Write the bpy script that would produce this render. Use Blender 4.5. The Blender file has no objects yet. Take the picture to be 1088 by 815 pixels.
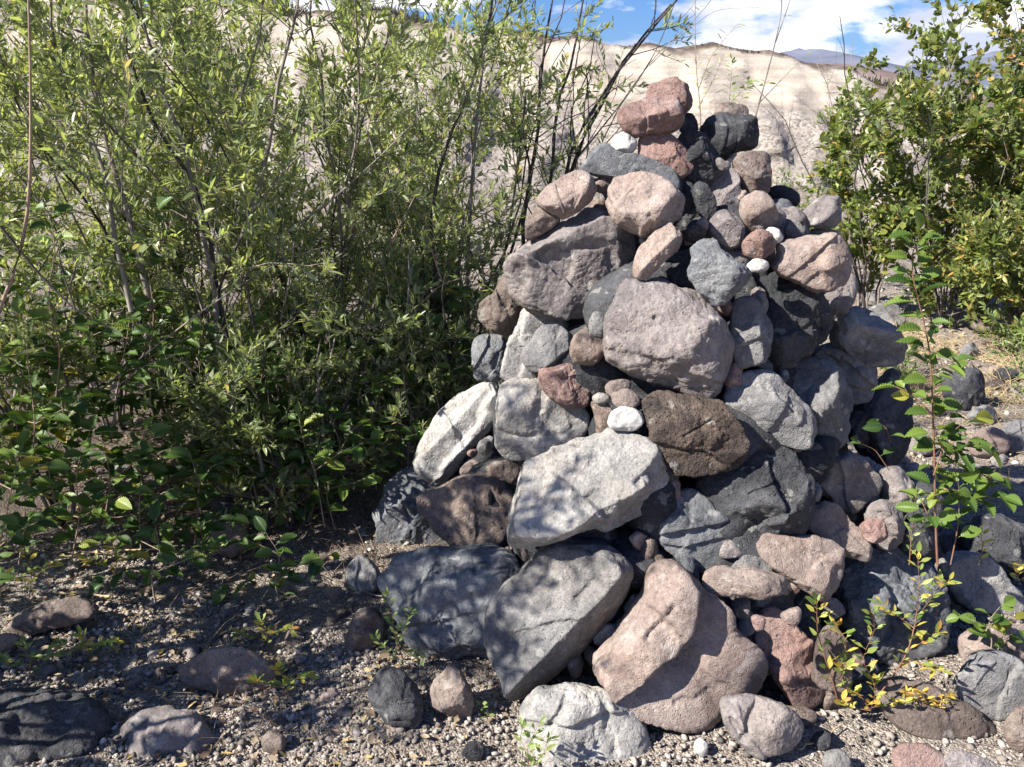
import bpy, bmesh, math, random
import numpy as np
from mathutils import Vector, Matrix

# ------------------------------------------------------------------ camera, light, exposure
scene = bpy.context.scene
COL = scene.collection
W, H, F = 1088.0, 815.0, 888.0
CAM = np.array([0.0, 0.0, 1.55])
PITCH = math.radians(18.5)
cp, sp = math.cos(PITCH), math.sin(PITCH)
FW = np.array([0, cp, -sp]); UP = np.array([0, sp, cp]); RT = np.array([1.0, 0, 0])

cam_d = bpy.data.cameras.new('camera'); cam = bpy.data.objects.new('camera', cam_d); COL.objects.link(cam)
cam.location = CAM; cam.rotation_euler = (math.pi / 2 - PITCH, 0, 0)
cam_d.sensor_fit = 'HORIZONTAL'; cam_d.angle = 2 * math.atan(W / 2 / F)
cam_d.clip_start = 0.02; cam_d.clip_end = 6000
scene.camera = cam

SUN = np.array([-0.70, -0.31, 0.64]); SUN /= np.linalg.norm(SUN)
sun_d = bpy.data.lights.new('sun', 'SUN'); sun = bpy.data.objects.new('sun', sun_d); COL.objects.link(sun)
sun_d.energy = 5.0; sun_d.angle = math.radians(0.53); sun_d.color = (1.0, 0.945, 0.86)
sun.rotation_euler = Vector(SUN).to_track_quat('Z', 'Y').to_euler()

world = bpy.data.worlds.new('World'); scene.world = world; world.use_nodes = True
nt = world.node_tree; nt.nodes.clear()
def N(nt, t, **kw):
    n = nt.nodes.new(t)
    for k, v in kw.items():
        if k.startswith('i_'):
            n.inputs[k[2:].replace('_', ' ')].default_value = v
        else: setattr(n, k, v)
    return n
def L(nt, a, b): nt.links.new(a, b)
sky = N(nt, 'ShaderNodeTexSky', sky_type='NISHITA', sun_disc=False,
        sun_elevation=math.asin(SUN[2]), sun_rotation=math.atan2(SUN[0], SUN[1]))
sky.air_density = 1.0; sky.dust_density = 0.4; sky.ozone_density = 2.0
bgn = N(nt, 'ShaderNodeBackground'); bgn.inputs['Strength'].default_value = 0.05
out = N(nt, 'ShaderNodeOutputWorld')
tc = N(nt, 'ShaderNodeTexCoord')
mp = N(nt, 'ShaderNodeMapping'); mp.inputs['Scale'].default_value = (1.0, 1.0, 2.6); mp.inputs['Location'].default_value = (0.35, 0.1, 0.22)
L(nt, tc.outputs['Generated'], mp.inputs['Vector'])
cn = N(nt, 'ShaderNodeTexNoise'); cn.inputs['Scale'].default_value = 5.5; cn.inputs['Detail'].default_value = 9; cn.inputs['Roughness'].default_value = 0.55
L(nt, mp.outputs[0], cn.inputs['Vector'])
cr = N(nt, 'ShaderNodeValToRGB'); cr.color_ramp.elements[0].position = 0.45; cr.color_ramp.elements[1].position = 0.52
L(nt, cn.outputs['Fac'], cr.inputs[0])
cn2 = N(nt, 'ShaderNodeTexNoise'); cn2.inputs['Scale'].default_value = 7.0; cn2.inputs['Detail'].default_value = 6
L(nt, mp.outputs[0], cn2.inputs['Vector'])
cc = N(nt, 'ShaderNodeValToRGB')
cc.color_ramp.elements[0].position = 0.38; cc.color_ramp.elements[0].color = (0.52, 0.56, 0.76, 1)
cc.color_ramp.elements[1].position = 0.58; cc.color_ramp.elements[1].color = (1.0, 1.0, 1.0, 1)
L(nt, cn2.outputs['Fac'], cc.inputs[0])
cs = N(nt, 'ShaderNodeVectorMath', operation='SCALE'); cs.inputs['Scale'].default_value = 12.0
L(nt, cc.outputs[0], cs.inputs[0])
sk = N(nt, 'ShaderNodeMix', data_type='RGBA', blend_type='MULTIPLY'); sk.inputs[0].default_value = 1.0
sk.inputs[7].default_value = (0.48, 0.72, 1.25, 1)
L(nt, sky.outputs[0], sk.inputs[6])
mx = N(nt, 'ShaderNodeMix', data_type='RGBA')
sz = N(nt, 'ShaderNodeSeparateXYZ'); L(nt, tc.outputs['Generated'], sz.inputs[0])
ez = N(nt, 'ShaderNodeMapRange'); ez.inputs['From Min'].default_value = .16; ez.inputs['From Max'].default_value = .42; ez.inputs['To Min'].default_value = 1; ez.inputs['To Max'].default_value = 0
L(nt, sz.outputs[2], ez.inputs['Value'])
cm = N(nt, 'ShaderNodeMath', operation='MULTIPLY'); L(nt, cr.outputs[0], cm.inputs[0]); L(nt, ez.outputs[0], cm.inputs[1])
L(nt, cm.outputs[0], mx.inputs[0]); L(nt, sk.outputs[2], mx.inputs[6]); L(nt, cs.outputs[0], mx.inputs[7])
L(nt, mx.outputs[2], bgn.inputs['Color']); L(nt, bgn.outputs[0], out.inputs[0])

vs = scene.view_settings
vs.view_transform = 'Standard'; vs.look = 'None'; vs.gamma = 1; vs.use_curve_mapping = False; vs.exposure = 1.22
scene.render.engine = 'CYCLES'
scene.cycles.max_bounces = 4; scene.cycles.diffuse_bounces = 1; scene.cycles.transmission_bounces = 3
scene.cycles.glossy_bounces = 2; scene.cycles.caustics_reflective = False; scene.cycles.caustics_refractive = False

# ------------------------------------------------------------------ helpers
rng = np.random.default_rng(7)
def unproj(px, py, d):
    return CAM + d * ((px - W / 2) / F * RT + (H / 2 - py) / F * UP + FW)
def ray(px, py):
    v = (px - W / 2) / F * RT + (H / 2 - py) / F * UP + FW
    return v
def at(px, py, Y):
    v = ray(px, py); return CAM + v * (Y / v[1])
def gz(x, y):
    x = np.asarray(x, float); y = np.asarray(y, float)
    near = 0.012 * np.sin(3.1 * x + 1.3) * np.cos(2.7 * y + .4) + 0.008 * np.sin(7.3 * x + 2 * y) + 0.006 * np.cos(9 * y - 4 * x)
    return near + 0.05 * np.sin(.9 * x + .5) * np.cos(.8 * y) * np.clip((y - 3.5) / 3, 0, 1)
def on_ground(px, py):
    v = ray(px, py); t = -CAM[2] / v[2]
    for _ in range(4):
        p = CAM + v * t; t += (gz(p[0], p[1]) - p[2]) / v[2]
    return CAM + v * t

def tag(o, label=None, cat=None, group=None, kind=None):
    if label: o['label'] = label
    if cat: o['category'] = cat
    if group: o['group'] = group
    if kind: o['kind'] = kind
    return o
def empty(name, loc=(0, 0, 0)):
    o = bpy.data.objects.new(name, None); o.location = loc; o.empty_display_size = .1; COL.objects.link(o); return o
def mesh_obj(name, V, faces, mat, parent=None, tint=None, smooth=False, loc=None):
    """faces: list of int arrays (n, k) of equal k"""
    V = np.asarray(V, np.float32)
    me = bpy.data.meshes.new(name)
    if not isinstance(faces, (list, tuple)): faces = [faces]
    faces = [np.asarray(f, np.int32) for f in faces if len(f)]
    nl = sum(f.size for f in faces); nf = sum(len(f) for f in faces)
    me.vertices.add(len(V)); me.vertices.foreach_set('co', V.ravel())
    me.loops.add(nl); me.loops.foreach_set('vertex_index', np.concatenate([f.ravel() for f in faces]))
    tot = np.concatenate([np.full(len(f), f.shape[1], np.int32) for f in faces])
    st = np.concatenate([[0], np.cumsum(tot)[:-1]]).astype(np.int32)
    me.polygons.add(nf); me.polygons.foreach_set('loop_start', st); me.polygons.foreach_set('loop_total', tot)
    if smooth: me.polygons.foreach_set('use_smooth', np.ones(nf, bool))
    if tint is not None:
        a = me.attributes.new('tint', 'FLOAT', 'POINT'); a.data.foreach_set('value', np.asarray(tint, np.float32))
    me.update(calc_edges=True); me.validate()
    if mat: me.materials.append(mat)
    o = bpy.data.objects.new(name, me); COL.objects.link(o)
    if loc is not None: o.location = loc
    if parent: o.parent = parent
    return o

# vectorised 3-D gradient-ish noise
_perm = np.random.default_rng(3).permutation(256); _perm = np.concatenate([_perm, _perm, _perm])
_val = np.random.default_rng(5).uniform(-1, 1, 256)
def vnoise(P):
    P = np.asarray(P); i = np.floor(P).astype(int); f = P - i; u = f * f * f * (f * (f * 6 - 15) + 10); i &= 255
    def h(a, b, c): return _val[_perm[_perm[_perm[(i[:, 0] + a) & 255] + ((i[:, 1] + b) & 255)] + ((i[:, 2] + c) & 255)] & 255]
    x, y, z = u[:, 0], u[:, 1], u[:, 2]
    l = lambda a, b, t: a + (b - a) * t
    return l(l(l(h(0,0,0), h(1,0,0), x), l(h(0,1,0), h(1,1,0), x), y), l(l(h(0,0,1), h(1,0,1), x), l(h(0,1,1), h(1,1,1), x), y), z)
def fbm(P, o=4, g=.5):
    s = 0; a = 1; t = 0
    for k in range(o):
        s = s + a * vnoise(P * 2 ** k + 17.3 * k); t += a; a *= g
    return s / t

# ------------------------------------------------------------------ materials
def new_mat(name):
    m = bpy.data.materials.new(name); m.use_nodes = True; t = m.node_tree; t.nodes.clear()
    o = N(t, 'ShaderNodeOutputMaterial'); b = N(t, 'ShaderNodeBsdfPrincipled'); L(t, b.outputs[0], o.inputs[0])
    b.inputs['Specular IOR Level'].default_value = 0.25; b.inputs['Roughness'].default_value = .85
    return m, t, b
def ramp(t, stops):
    r = N(t, 'ShaderNodeValToRGB'); e = r.color_ramp.elements
    while len(e) < len(stops): e.new(0.5)
    for k, (p, c) in enumerate(stops):
        e[k].position = p; e[k].color = (*c, 1) if len(c) == 3 else c
    return r
def noise(t, vec, scale, detail=5, rough=.6, dist=0):
    n = N(t, 'ShaderNodeTexNoise'); n.inputs['Scale'].default_value = scale; n.inputs['Detail'].default_value = detail
    n.inputs['Roughness'].default_value = rough; n.inputs['Distortion'].default_value = dist
    if vec: L(t, vec, n.inputs['Vector'])
    return n
def math_(t, op, a, b=None):
    n = N(t, 'ShaderNodeMath', operation=op)
    for k, v in enumerate((a, b)):
        if v is None: continue
        if isinstance(v, (int, float)): n.inputs[k].default_value = v
        else: L(t, v, n.inputs[k])
    return n.outputs[0]
def mixc(t, fac, a, b, mode='MIX'):
    n = N(t, 'ShaderNodeMix', data_type='RGBA', blend_type=mode)
    for k, v in ((0, fac), (6, a), (7, b)):
        if isinstance(v, (int, float)): n.inputs[k].default_value = v
        elif isinstance(v, tuple): n.inputs[k].default_value = (*v, 1)
        else: L(t, v, n.inputs[k])
    return n.outputs[2]

def rock_mat(name, base, var, blotch, pits=0.0, speck=.5, bump=.5, gs=1.0):
    """base/var: two colours mixed by broad noise, blotch: lichen / stain colour"""
    m, t, b = new_mat(name)
    tc = N(t, 'ShaderNodeTexCoord'); oi = N(t, 'ShaderNodeObjectInfo')
    off = N(t, 'ShaderNodeVectorMath', operation='SCALE'); off.inputs[0].default_value = (37, 19, 53); L(t, oi.outputs['Random'], off.inputs['Scale'])
    ad = N(t, 'ShaderNodeVectorMath', operation='ADD'); L(t, tc.outputs['Object'], ad.inputs[0]); L(t, off.outputs[0], ad.inputs[1])
    v = ad.outputs[0]
    n1 = noise(t, v, 4.5 * gs, 8, .7, .5); r1 = ramp(t, [(.38, base), (.60, var)]); L(t, n1.outputs[0], r1.inputs[0])
    n2 = noise(t, v, 16 * gs, 7, .7, .2); r2 = ramp(t, [(.55, (0,0,0)), (.72, (1,1,1))]); L(t, n2.outputs[0], r2.inputs[0])
    c = mixc(t, math_(t, 'MULTIPLY', r2.outputs[0], .55), r1.outputs[0], blotch)
    # mineral speckle
    n3 = noise(t, v, 230 * gs, 2, .6); r3 = ramp(t, [(.36, (1 - .55 * speck,) * 3), (.5, (1,1,1)), (.66, (1 + .5 * speck,) * 3)]); L(t, n3.outputs[0], r3.inputs[0])
    c = mixc(t, 1.0, c, r3.outputs[0], 'MULTIPLY')
    n5 = noise(t, v, 60 * gs, 4, .7); r5 = ramp(t, [(.3, (.72,) * 3), (.5, (1,1,1)), (.72, (1.22,) * 3)]); L(t, n5.outputs[0], r5.inputs[0])
    c = mixc(t, 1.0, c, r5.outputs[0], 'MULTIPLY')
    n6 = noise(t, v, 2.6, 3, .5, 1.2); r6 = ramp(t, [(.3, (.74,.75,.77)), (.5, (1,1,1)), (.7, (1.14,1.10,1.04))]); L(t, n6.outputs[0], r6.inputs[0])
    c = mixc(t, 1.0, c, r6.outputs[0], 'MULTIPLY')
    nl = noise(t, v, 24, 3, .5); rl = ramp(t, [(.63, (0,0,0)), (.67, (1,1,1))]); L(t, nl.outputs[0], rl.inputs[0])      # lichen flecks
    c = mixc(t, math_(t, 'MULTIPLY', rl.outputs[0], .35), c, (.42,.41,.37))
    rb = math_(t, 'ADD', math_(t, 'MULTIPLY', oi.outputs['Random'], .3), .86)
    hs = N(t, 'ShaderNodeHueSaturation'); L(t, c, hs.inputs['Color']); L(t, rb, hs.inputs['Value'])
    L(t, hs.outputs[0], b.inputs['Base Color'])
    # relief
    nb = noise(t, v, 38 * gs, 9, .68, .15)
    nf = noise(t, v, 170 * gs, 4, .7)
    h = math_(t, 'ADD', math_(t, 'MULTIPLY', nb.outputs[0], .75), math_(t, 'MULTIPLY', nf.outputs[0], .42))
    vo = N(t, 'ShaderNodeTexVoronoi'); vo.inputs['Scale'].default_value = 75 * gs; vo.inputs['Randomness'].default_value = 1
    wv = N(t, 'ShaderNodeVectorMath', operation='ADD'); L(t, v, wv.inputs[0])
    nw = noise(t, v, 30, 3); sw = N(t, 'ShaderNodeVectorMath', operation='SCALE'); sw.inputs['Scale'].default_value = .03
    L(t, nw.outputs['Color'], sw.inputs[0]); L(t, sw.outputs[0], wv.inputs[1]); L(t, wv.outputs[0], vo.inputs['Vector'])
    rp = ramp(t, [(.0, (0,0,0)), (.28, (1,1,1))]); L(t, vo.outputs['Distance'], rp.inputs[0])
    npm = noise(t, v, 11, 3); rpm = ramp(t, [(.42, (0,0,0)), (.6, (1,1,1))]); L(t, npm.outputs[0], rpm.inputs[0])
    pit = math_(t, 'MULTIPLY', math_(t, 'SUBTRACT', 1.0, rp.outputs[0]), math_(t, 'ADD', math_(t, 'MULTIPLY', rpm.outputs[0], .8), .2 * min(1, pits)))
    h = math_(t, 'SUBTRACT', h, math_(t, 'MULTIPLY', pit, .15 + pits * .8))
    nk = noise(t, v, 5.5, 2, .5, 1.5)
    ck = math_(t, 'ABSOLUTE', math_(t, 'SUBTRACT', nk.outputs[0], .5)); rk = ramp(t, [(0, (1,1,1)), (.008, (0,0,0))]); L(t, ck, rk.inputs[0])
    nm = noise(t, v, 4, 2); rm2 = ramp(t, [(.54, (0,0,0)), (.62, (1,1,1))]); L(t, nm.outputs[0], rm2.inputs[0])
    h = math_(t, 'SUBTRACT', h, math_(t, 'MULTIPLY', math_(t, 'MULTIPLY', rk.outputs[0], rm2.outputs[0]), .22))
    bm = N(t, 'ShaderNodeBump'); bm.inputs['Strength'].default_value = min(1, bump * 1.6); bm.inputs['Distance'].default_value = .014
    L(t, h, bm.inputs['Height']); L(t, bm.outputs[0], b.inputs['Normal'])
    b.inputs['Roughness'].default_value = .9; b.inputs['Specular IOR Level'].default_value = .2
    return m
RM = {
 'grey':  rock_mat('grey_rock',  (.120,.118,.121), (.235,.228,.222), (.34,.32,.30), .6, .35),
 'mauve': rock_mat('mauve_rock', (.150,.132,.129), (.255,.226,.215), (.34,.31,.29), .6, .3, bump=0.45, gs=0.75),
 'pink':  rock_mat('pink_rock',  (.215,.164,.144), (.33,.268,.236), (.43,.375,.335), .5, .25, bump=0.5, gs=1.3),
 'red':   rock_mat('red_rock',   (.205,.128,.112), (.31,.212,.186), (.38,.31,.28), .6, .3, bump=0.55, gs=1.1),
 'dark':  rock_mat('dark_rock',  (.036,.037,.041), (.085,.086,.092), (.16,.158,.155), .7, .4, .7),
 'blue':  rock_mat('blue_grey_rock', (.095,.102,.112), (.19,.197,.208), (.33,.33,.33), .4, .4, bump=0.45, gs=1.6),
 'pale':  rock_mat('pale_rock',  (.235,.225,.21), (.375,.36,.34), (.18,.16,.145), .45, .3, bump=0.55, gs=0.65),
 'white': rock_mat('white_rock', (.42,.41,.385), (.56,.545,.52), (.32,.30,.27), .1, .25, bump=0.3, gs=1.5),
 'brown': rock_mat('brown_rock', (.130,.100,.086), (.24,.193,.166), (.31,.275,.24), .6, .35, bump=0.55, gs=0.9),
 'black': rock_mat('vesicular_rock', (.036,.030,.027), (.115,.090,.076), (.26,.20,.155), 2.0, .6, 1.0),
}
def leaf_mat(name, stops, back=(.2,.24,.16), trans=.34, rough=.45, backmix=.35):
    m, t, b = new_mat(name)
    at_ = N(t, 'ShaderNodeAttribute', attribute_name='tint')
    r = ramp(t, stops); L(t, at_.outputs['Fac'], r.inputs[0])
    ge = N(t, 'ShaderNodeNewGeometry')
    c = mixc(t, math_(t, 'MULTIPLY', ge.outputs['Backfacing'], backmix), r.outputs[0], back)
    L(t, c, b.inputs['Base Color']); b.inputs['Roughness'].default_value = rough; b.inputs['Specular IOR Level'].default_value = .45
    tr = N(t, 'ShaderNodeBsdfTranslucent'); c2 = mixc(t, 1.0, c, (1.5, 1.6, .55), 'MULTIPLY'); L(t, c2, tr.inputs[0])
    ms = N(t, 'ShaderNodeMixShader'); ms.inputs[0].default_value = trans
    o = [n for n in t.nodes if n.type == 'OUTPUT_MATERIAL'][0]
    L(t, b.outputs[0], ms.inputs[1]); L(t, tr.outputs[0], ms.inputs[2]); L(t, ms.outputs[0], o.inputs[0])
    return m
LM = {
 'willow': leaf_mat('willow_leaf', [(0, (.10,.135,.055)), (.35, (.205,.25,.11)), (.7, (.35,.375,.18)), (.92, (.48,.46,.20)), (1, (.52,.44,.13))], (.42,.46,.32), .42, .36, .55),
 'alder': leaf_mat('alder_leaf', [(0, (.03,.065,.016)), (.5, (.075,.14,.03)), (.85, (.18,.26,.05)), (.97, (.28,.30,.06)), (1, (.42,.33,.05))], (.10,.16,.06), .34, .46, .5),
 'bush': leaf_mat('bush_leaf', [(0, (.06,.10,.025)), (.4, (.14,.19,.045)), (.75, (.29,.30,.08)), (.92, (.38,.34,.10)), (1, (.45,.26,.09))], (.19,.22,.10), .32, .40, .4),
 'fresh': leaf_mat('fresh_leaf', [(0, (.12,.19,.06)), (.5, (.20,.28,.085)), (1, (.34,.39,.14))], (.2,.26,.12), .34, .45, .4),
 'autumn': leaf_mat('autumn_leaf', [(0, (.14,.22,.05)), (.4, (.30,.34,.08)), (.65, (.55,.45,.08)), (.85, (.60,.36,.06)), (1, (.42,.19,.06))], (.4,.4,.2), .34, .5, .3),
 'litter': leaf_mat('dry_leaf', [(0, (.10,.065,.045)), (.4, (.2,.14,.09)), (.8, (.36,.28,.18)), (1, (.5,.36,.12))], (.3,.24,.17), .1, .8, .3),
}
def bark_mat(name, a, b_, sc=60):
    m, t, b = new_mat(name); tc = N(t, 'ShaderNodeTexCoord')
    mp = N(t, 'ShaderNodeMapping'); mp.inputs['Scale'].default_value = (1, 1, .25); L(t, tc.outputs['Object'], mp.inputs[0])
    n = noise(t, mp.outputs[0], sc, 5, .65); r = ramp(t, [(.35, a), (.65, b_)]); L(t, n.outputs[0], r.inputs[0]); L(t, r.outputs[0], b.inputs['Base Color'])
    bm = N(t, 'ShaderNodeBump'); bm.inputs['Strength'].default_value = .5; bm.inputs['Distance'].default_value = .003
    L(t, n.outputs[0], bm.inputs['Height']); L(t, bm.outputs[0], b.inputs['Normal']); return m
BM = {'grey': bark_mat('grey_bark', (.12,.10,.085), (.30,.265,.23)), 'tan': bark_mat('tan_bark', (.24,.17,.125), (.38,.29,.22)),
      'dark': bark_mat('dark_bark', (.035,.03,.028), (.10,.085,.075)), 'red': bark_mat('red_stem', (.17,.075,.05), (.27,.16,.10)),
      'straw': bark_mat('straw', (.42,.32,.18), (.60,.48,.29))}
# ------------------------------------------------------------------ the setting: ground, bank, hills
def ground_mat():
    m, t, b = new_mat('gravel_ground')
    tc = N(t, 'ShaderNodeTexCoord'); v = tc.outputs['Object']
    n1 = noise(t, v, 1.3, 6, .65); r1 = ramp(t, [(.35, (.27,.235,.20)), (.55, (.38,.34,.30)), (.7, (.46,.42,.375))]); L(t, n1.outputs[0], r1.inputs[0])
    vo = N(t, 'ShaderNodeTexVoronoi'); vo.inputs['Scale'].default_value = 150; L(t, v, vo.inputs['Vector'])
    rv = ramp(t, [(0, (.35,.33,.32)), (.5, (.8,.78,.76)), (1, (1.35,1.3,1.25))])
    sep = N(t, 'ShaderNodeSeparateColor'); L(t, vo.outputs['Color'], sep.inputs[0]); L(t, sep.outputs[0], rv.inputs[0])
    c = mixc(t, 1.0, r1.outputs[0], rv.outputs[0], 'MULTIPLY')
    n2 = noise(t, v, 9, 6, .7); r2 = ramp(t, [(.4, (0,0,0)), (.62, (1,1,1))]); L(t, n2.outputs[0], r2.inputs[0])
    c = mixc(t, math_(t, 'MULTIPLY', r2.outputs[0], .35), c, (.17,.14,.115))
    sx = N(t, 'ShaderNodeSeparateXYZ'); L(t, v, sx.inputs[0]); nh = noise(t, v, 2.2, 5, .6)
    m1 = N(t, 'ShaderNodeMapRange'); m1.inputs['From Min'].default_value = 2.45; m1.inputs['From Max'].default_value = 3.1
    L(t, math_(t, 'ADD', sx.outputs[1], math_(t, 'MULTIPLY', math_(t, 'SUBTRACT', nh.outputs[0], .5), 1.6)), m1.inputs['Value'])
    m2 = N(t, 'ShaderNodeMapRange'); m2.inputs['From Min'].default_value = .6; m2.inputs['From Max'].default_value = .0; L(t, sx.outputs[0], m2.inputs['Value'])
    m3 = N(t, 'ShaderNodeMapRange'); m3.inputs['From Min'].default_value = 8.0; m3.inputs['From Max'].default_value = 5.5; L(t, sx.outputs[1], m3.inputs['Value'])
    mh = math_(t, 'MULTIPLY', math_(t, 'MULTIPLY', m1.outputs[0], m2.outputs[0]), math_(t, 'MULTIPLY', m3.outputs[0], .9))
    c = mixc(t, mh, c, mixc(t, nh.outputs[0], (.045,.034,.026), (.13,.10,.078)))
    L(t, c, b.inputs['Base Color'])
    vo2 = N(t, 'ShaderNodeTexVoronoi'); vo2.inputs['Scale'].default_value = 45; L(t, v, vo2.inputs['Vector'])
    nb = noise(t, v, 25, 8, .7)
    h = math_(t, 'ADD', math_(t, 'SUBTRACT', nb.outputs[0], math_(t, 'MULTIPLY', vo.outputs['Distance'], .5)), math_(t, 'MULTIPLY', vo2.outputs['Distance'], -.5))
    bm = N(t, 'ShaderNodeBump'); bm.inputs['Strength'].default_value = .9; bm.inputs['Distance'].default_value = .015
    L(t, h, bm.inputs['Height']); L(t, bm.outputs[0], b.inputs['Normal']); return m
def grid_obj(name, X, Y, Z, mat, smooth=True):
    ny, nx = X.shape
    V = np.stack([X, Y, Z], -1).reshape(-1, 3)
    i = np.arange(ny * nx).reshape(ny, nx)
    f = np.stack([i[:-1, :-1], i[:-1, 1:], i[1:, 1:], i[1:, :-1]], -1).reshape(-1, 4)
    return mesh_obj(name, V, f, mat, smooth=smooth)
def spaced(segs):
    a = []
    for lo, hi, n in segs: a.append(np.linspace(lo, hi, n, endpoint=False))
    return np.concatenate(a + [[segs[-1][1]]])
xs = spaced([(-900, -60, 14), (-60, -8, 30), (-8, -2.5, 60), (-2.5, 2.5, 260), (2.5, 8, 60), (8, 60, 30), (60, 900, 14)])
ys = spaced([(-400, -20, 8), (-20, 1, 30), (1, 4.5, 200), (4.5, 12, 110), (12, 60, 40), (60, 1500, 20)])
X, Y = np.meshgrid(xs, ys)
P = np.stack([X.ravel(), Y.ravel(), 0 * X.ravel()], 1)
near = (np.clip(1.2 - (np.abs(P[:, 0]) + np.abs(P[:, 1] - 4)) / 14, 0, 1))
Z = gz(X, Y) * 1.0 + (0.010 * fbm(P * 9, 4) * near).reshape(X.shape) + (0.05 * fbm(P * .6, 3) * np.clip((P[:, 1] - 4) / 3, 0, 1) * near).reshape(X.shape)
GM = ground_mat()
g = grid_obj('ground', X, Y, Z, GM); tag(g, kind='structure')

# eroded pale bank behind the bushes
sky_px = [(-900, -120), (-300, -70), (0, -12), (150, 2), (280, 6), (400, 14), (480, 28), (560, 38), (640, 44), (700, 47), (760, 52), (810, 53), (860, 62), (905, 76), (960, 104), (1088, 140), (1300, 170), (1800, 200)]
YT = 16.5
cx_ = [at(a, b, YT) for a, b in sky_px]
crx = [c[0] for c in cx_]; crz = [c[2] for c in cx_]
def bank_mat():
    m, t, b = new_mat('eroded_bank')
    tc = N(t, 'ShaderNodeTexCoord'); v = tc.outputs['Object']
    at_ = N(t, 'ShaderNodeAttribute', attribute_name='tint')      # 0 foot .. 1 crest: the layers of the deposit
    nw = noise(t, v, .8, 5, .6)
    mpz = N(t, 'ShaderNodeMapping'); mpz.inputs['Scale'].default_value = (.5, .5, 7); L(t, v, mpz.inputs[0])
    ns = noise(t, mpz.outputs[0], 1.6, 6, .65)
    lay = math_(t, 'ADD', at_.outputs['Fac'], math_(t, 'MULTIPLY', math_(t, 'SUBTRACT', nw.outputs[0], .5), .22))
    cr_ = ramp(t, [(.0, (.29,.26,.23)), (.55, (.38,.34,.30)), (.60, (.35,.30,.25)), (.63, (.45,.395,.33)), (.95, (.46,.405,.34)), (.985, (.12,.09,.07))]); L(t, lay, cr_.inputs[0])
    rs = ramp(t, [(.3, (.70,.68,.66)), (.6, (1.02,1.02,1.02))]); L(t, ns.outputs[0], rs.inputs[0])
    c = mixc(t, 1.0, cr_.outputs[0], rs.outputs[0], 'MULTIPLY')
    lowm = ramp(t, [(.52, (1,1,1)), (.62, (0,0,0))]); L(t, lay, lowm.inputs[0])
    vo = N(t, 'ShaderNodeTexVoronoi'); vo.inputs['Scale'].default_value = 22; L(t, v, vo.inputs['Vector'])
    sep = N(t, 'ShaderNodeSeparateColor'); L(t, vo.outputs['Color'], sep.inputs[0])
    rv = ramp(t, [(0, (.22,.21,.21)), (.22, (.5,.49,.48)), (.34, (.95,.94,.93)), (.8, (1,1,1)), (1, (1.3,1.25,1.2))]); L(t, sep.outputs[0], rv.inputs[0])
    c = mixc(t, lowm.outputs[0], c, mixc(t, .6, c, mixc(t, 1.0, c, rv.outputs[0], 'MULTIPLY')))
    L(t, c, b.inputs['Base Color'])
    nb = noise(t, v, 9, 10, .75); nb2 = noise(t, mpz.outputs[0], 3, 6, .6)
    h = math_(t, 'ADD', math_(t, 'ADD', nb.outputs[0], math_(t, 'MULTIPLY', nb2.outputs[0], .6)), math_(t, 'MULTIPLY', math_(t, 'MULTIPLY', vo.outputs['Distance'], -.35), lowm.outputs[0]))
    bm = N(t, 'ShaderNodeBump'); bm.inputs['Strength'].default_value = .8; bm.inputs['Distance'].default_value = .035
    L(t, h, bm.inputs['Height']); L(t, bm.outputs[0], b.inputs['Normal']); return m
us = np.linspace(-26, 30, 420)
vsn = np.concatenate([np.linspace(0, 1, 90), np.linspace(1.02, 3, 30)])
U_, V_ = np.meshgrid(us, vsn)
top = np.interp(U_, crx, crz) + 0.05 * np.sin(U_ * 2.1) + .04 * np.sin(U_ * 5.3 + 1)
vv = np.clip(V_, 0, 1)
prof = vv ** 0.9
Yb = 13.2 + (YT - 13.2) * vv ** 1.25 + np.clip(V_ - 1, 0, 9) * 22
Zb = top * prof - .15 * (1 - vv) - np.clip(V_ - 1, 0, 9) * .9
Pn = np.stack([U_.ravel(), V_.ravel() * 3, 0 * U_.ravel()], 1)
dn = fbm(Pn * .7, 5, .55).reshape(U_.shape); gul = fbm(Pn * np.array([2.2, .25, 1]), 4, .5).reshape(U_.shape)
face = np.sin(np.pi * np.clip(V_, 0, 1)) ** .6
Yb = Yb - (dn * .8 + np.abs(gul) * .55 + fbm(Pn * np.array([4, 3, 1]), 5, .7).reshape(U_.shape) * .16) * face
Zb = Zb + fbm(Pn * 2.5, 5, .7).reshape(U_.shape) * .09 * (V_ <= 1)
bk = grid_obj('bank', U_, Yb, Zb, bank_mat()); tag(bk, kind='structure')
a = bk.data.attributes.new('tint', 'FLOAT', 'POINT'); a.data.foreach_set('value', np.clip(V_, 0, 1.0).ravel().astype(np.float32))

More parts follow.
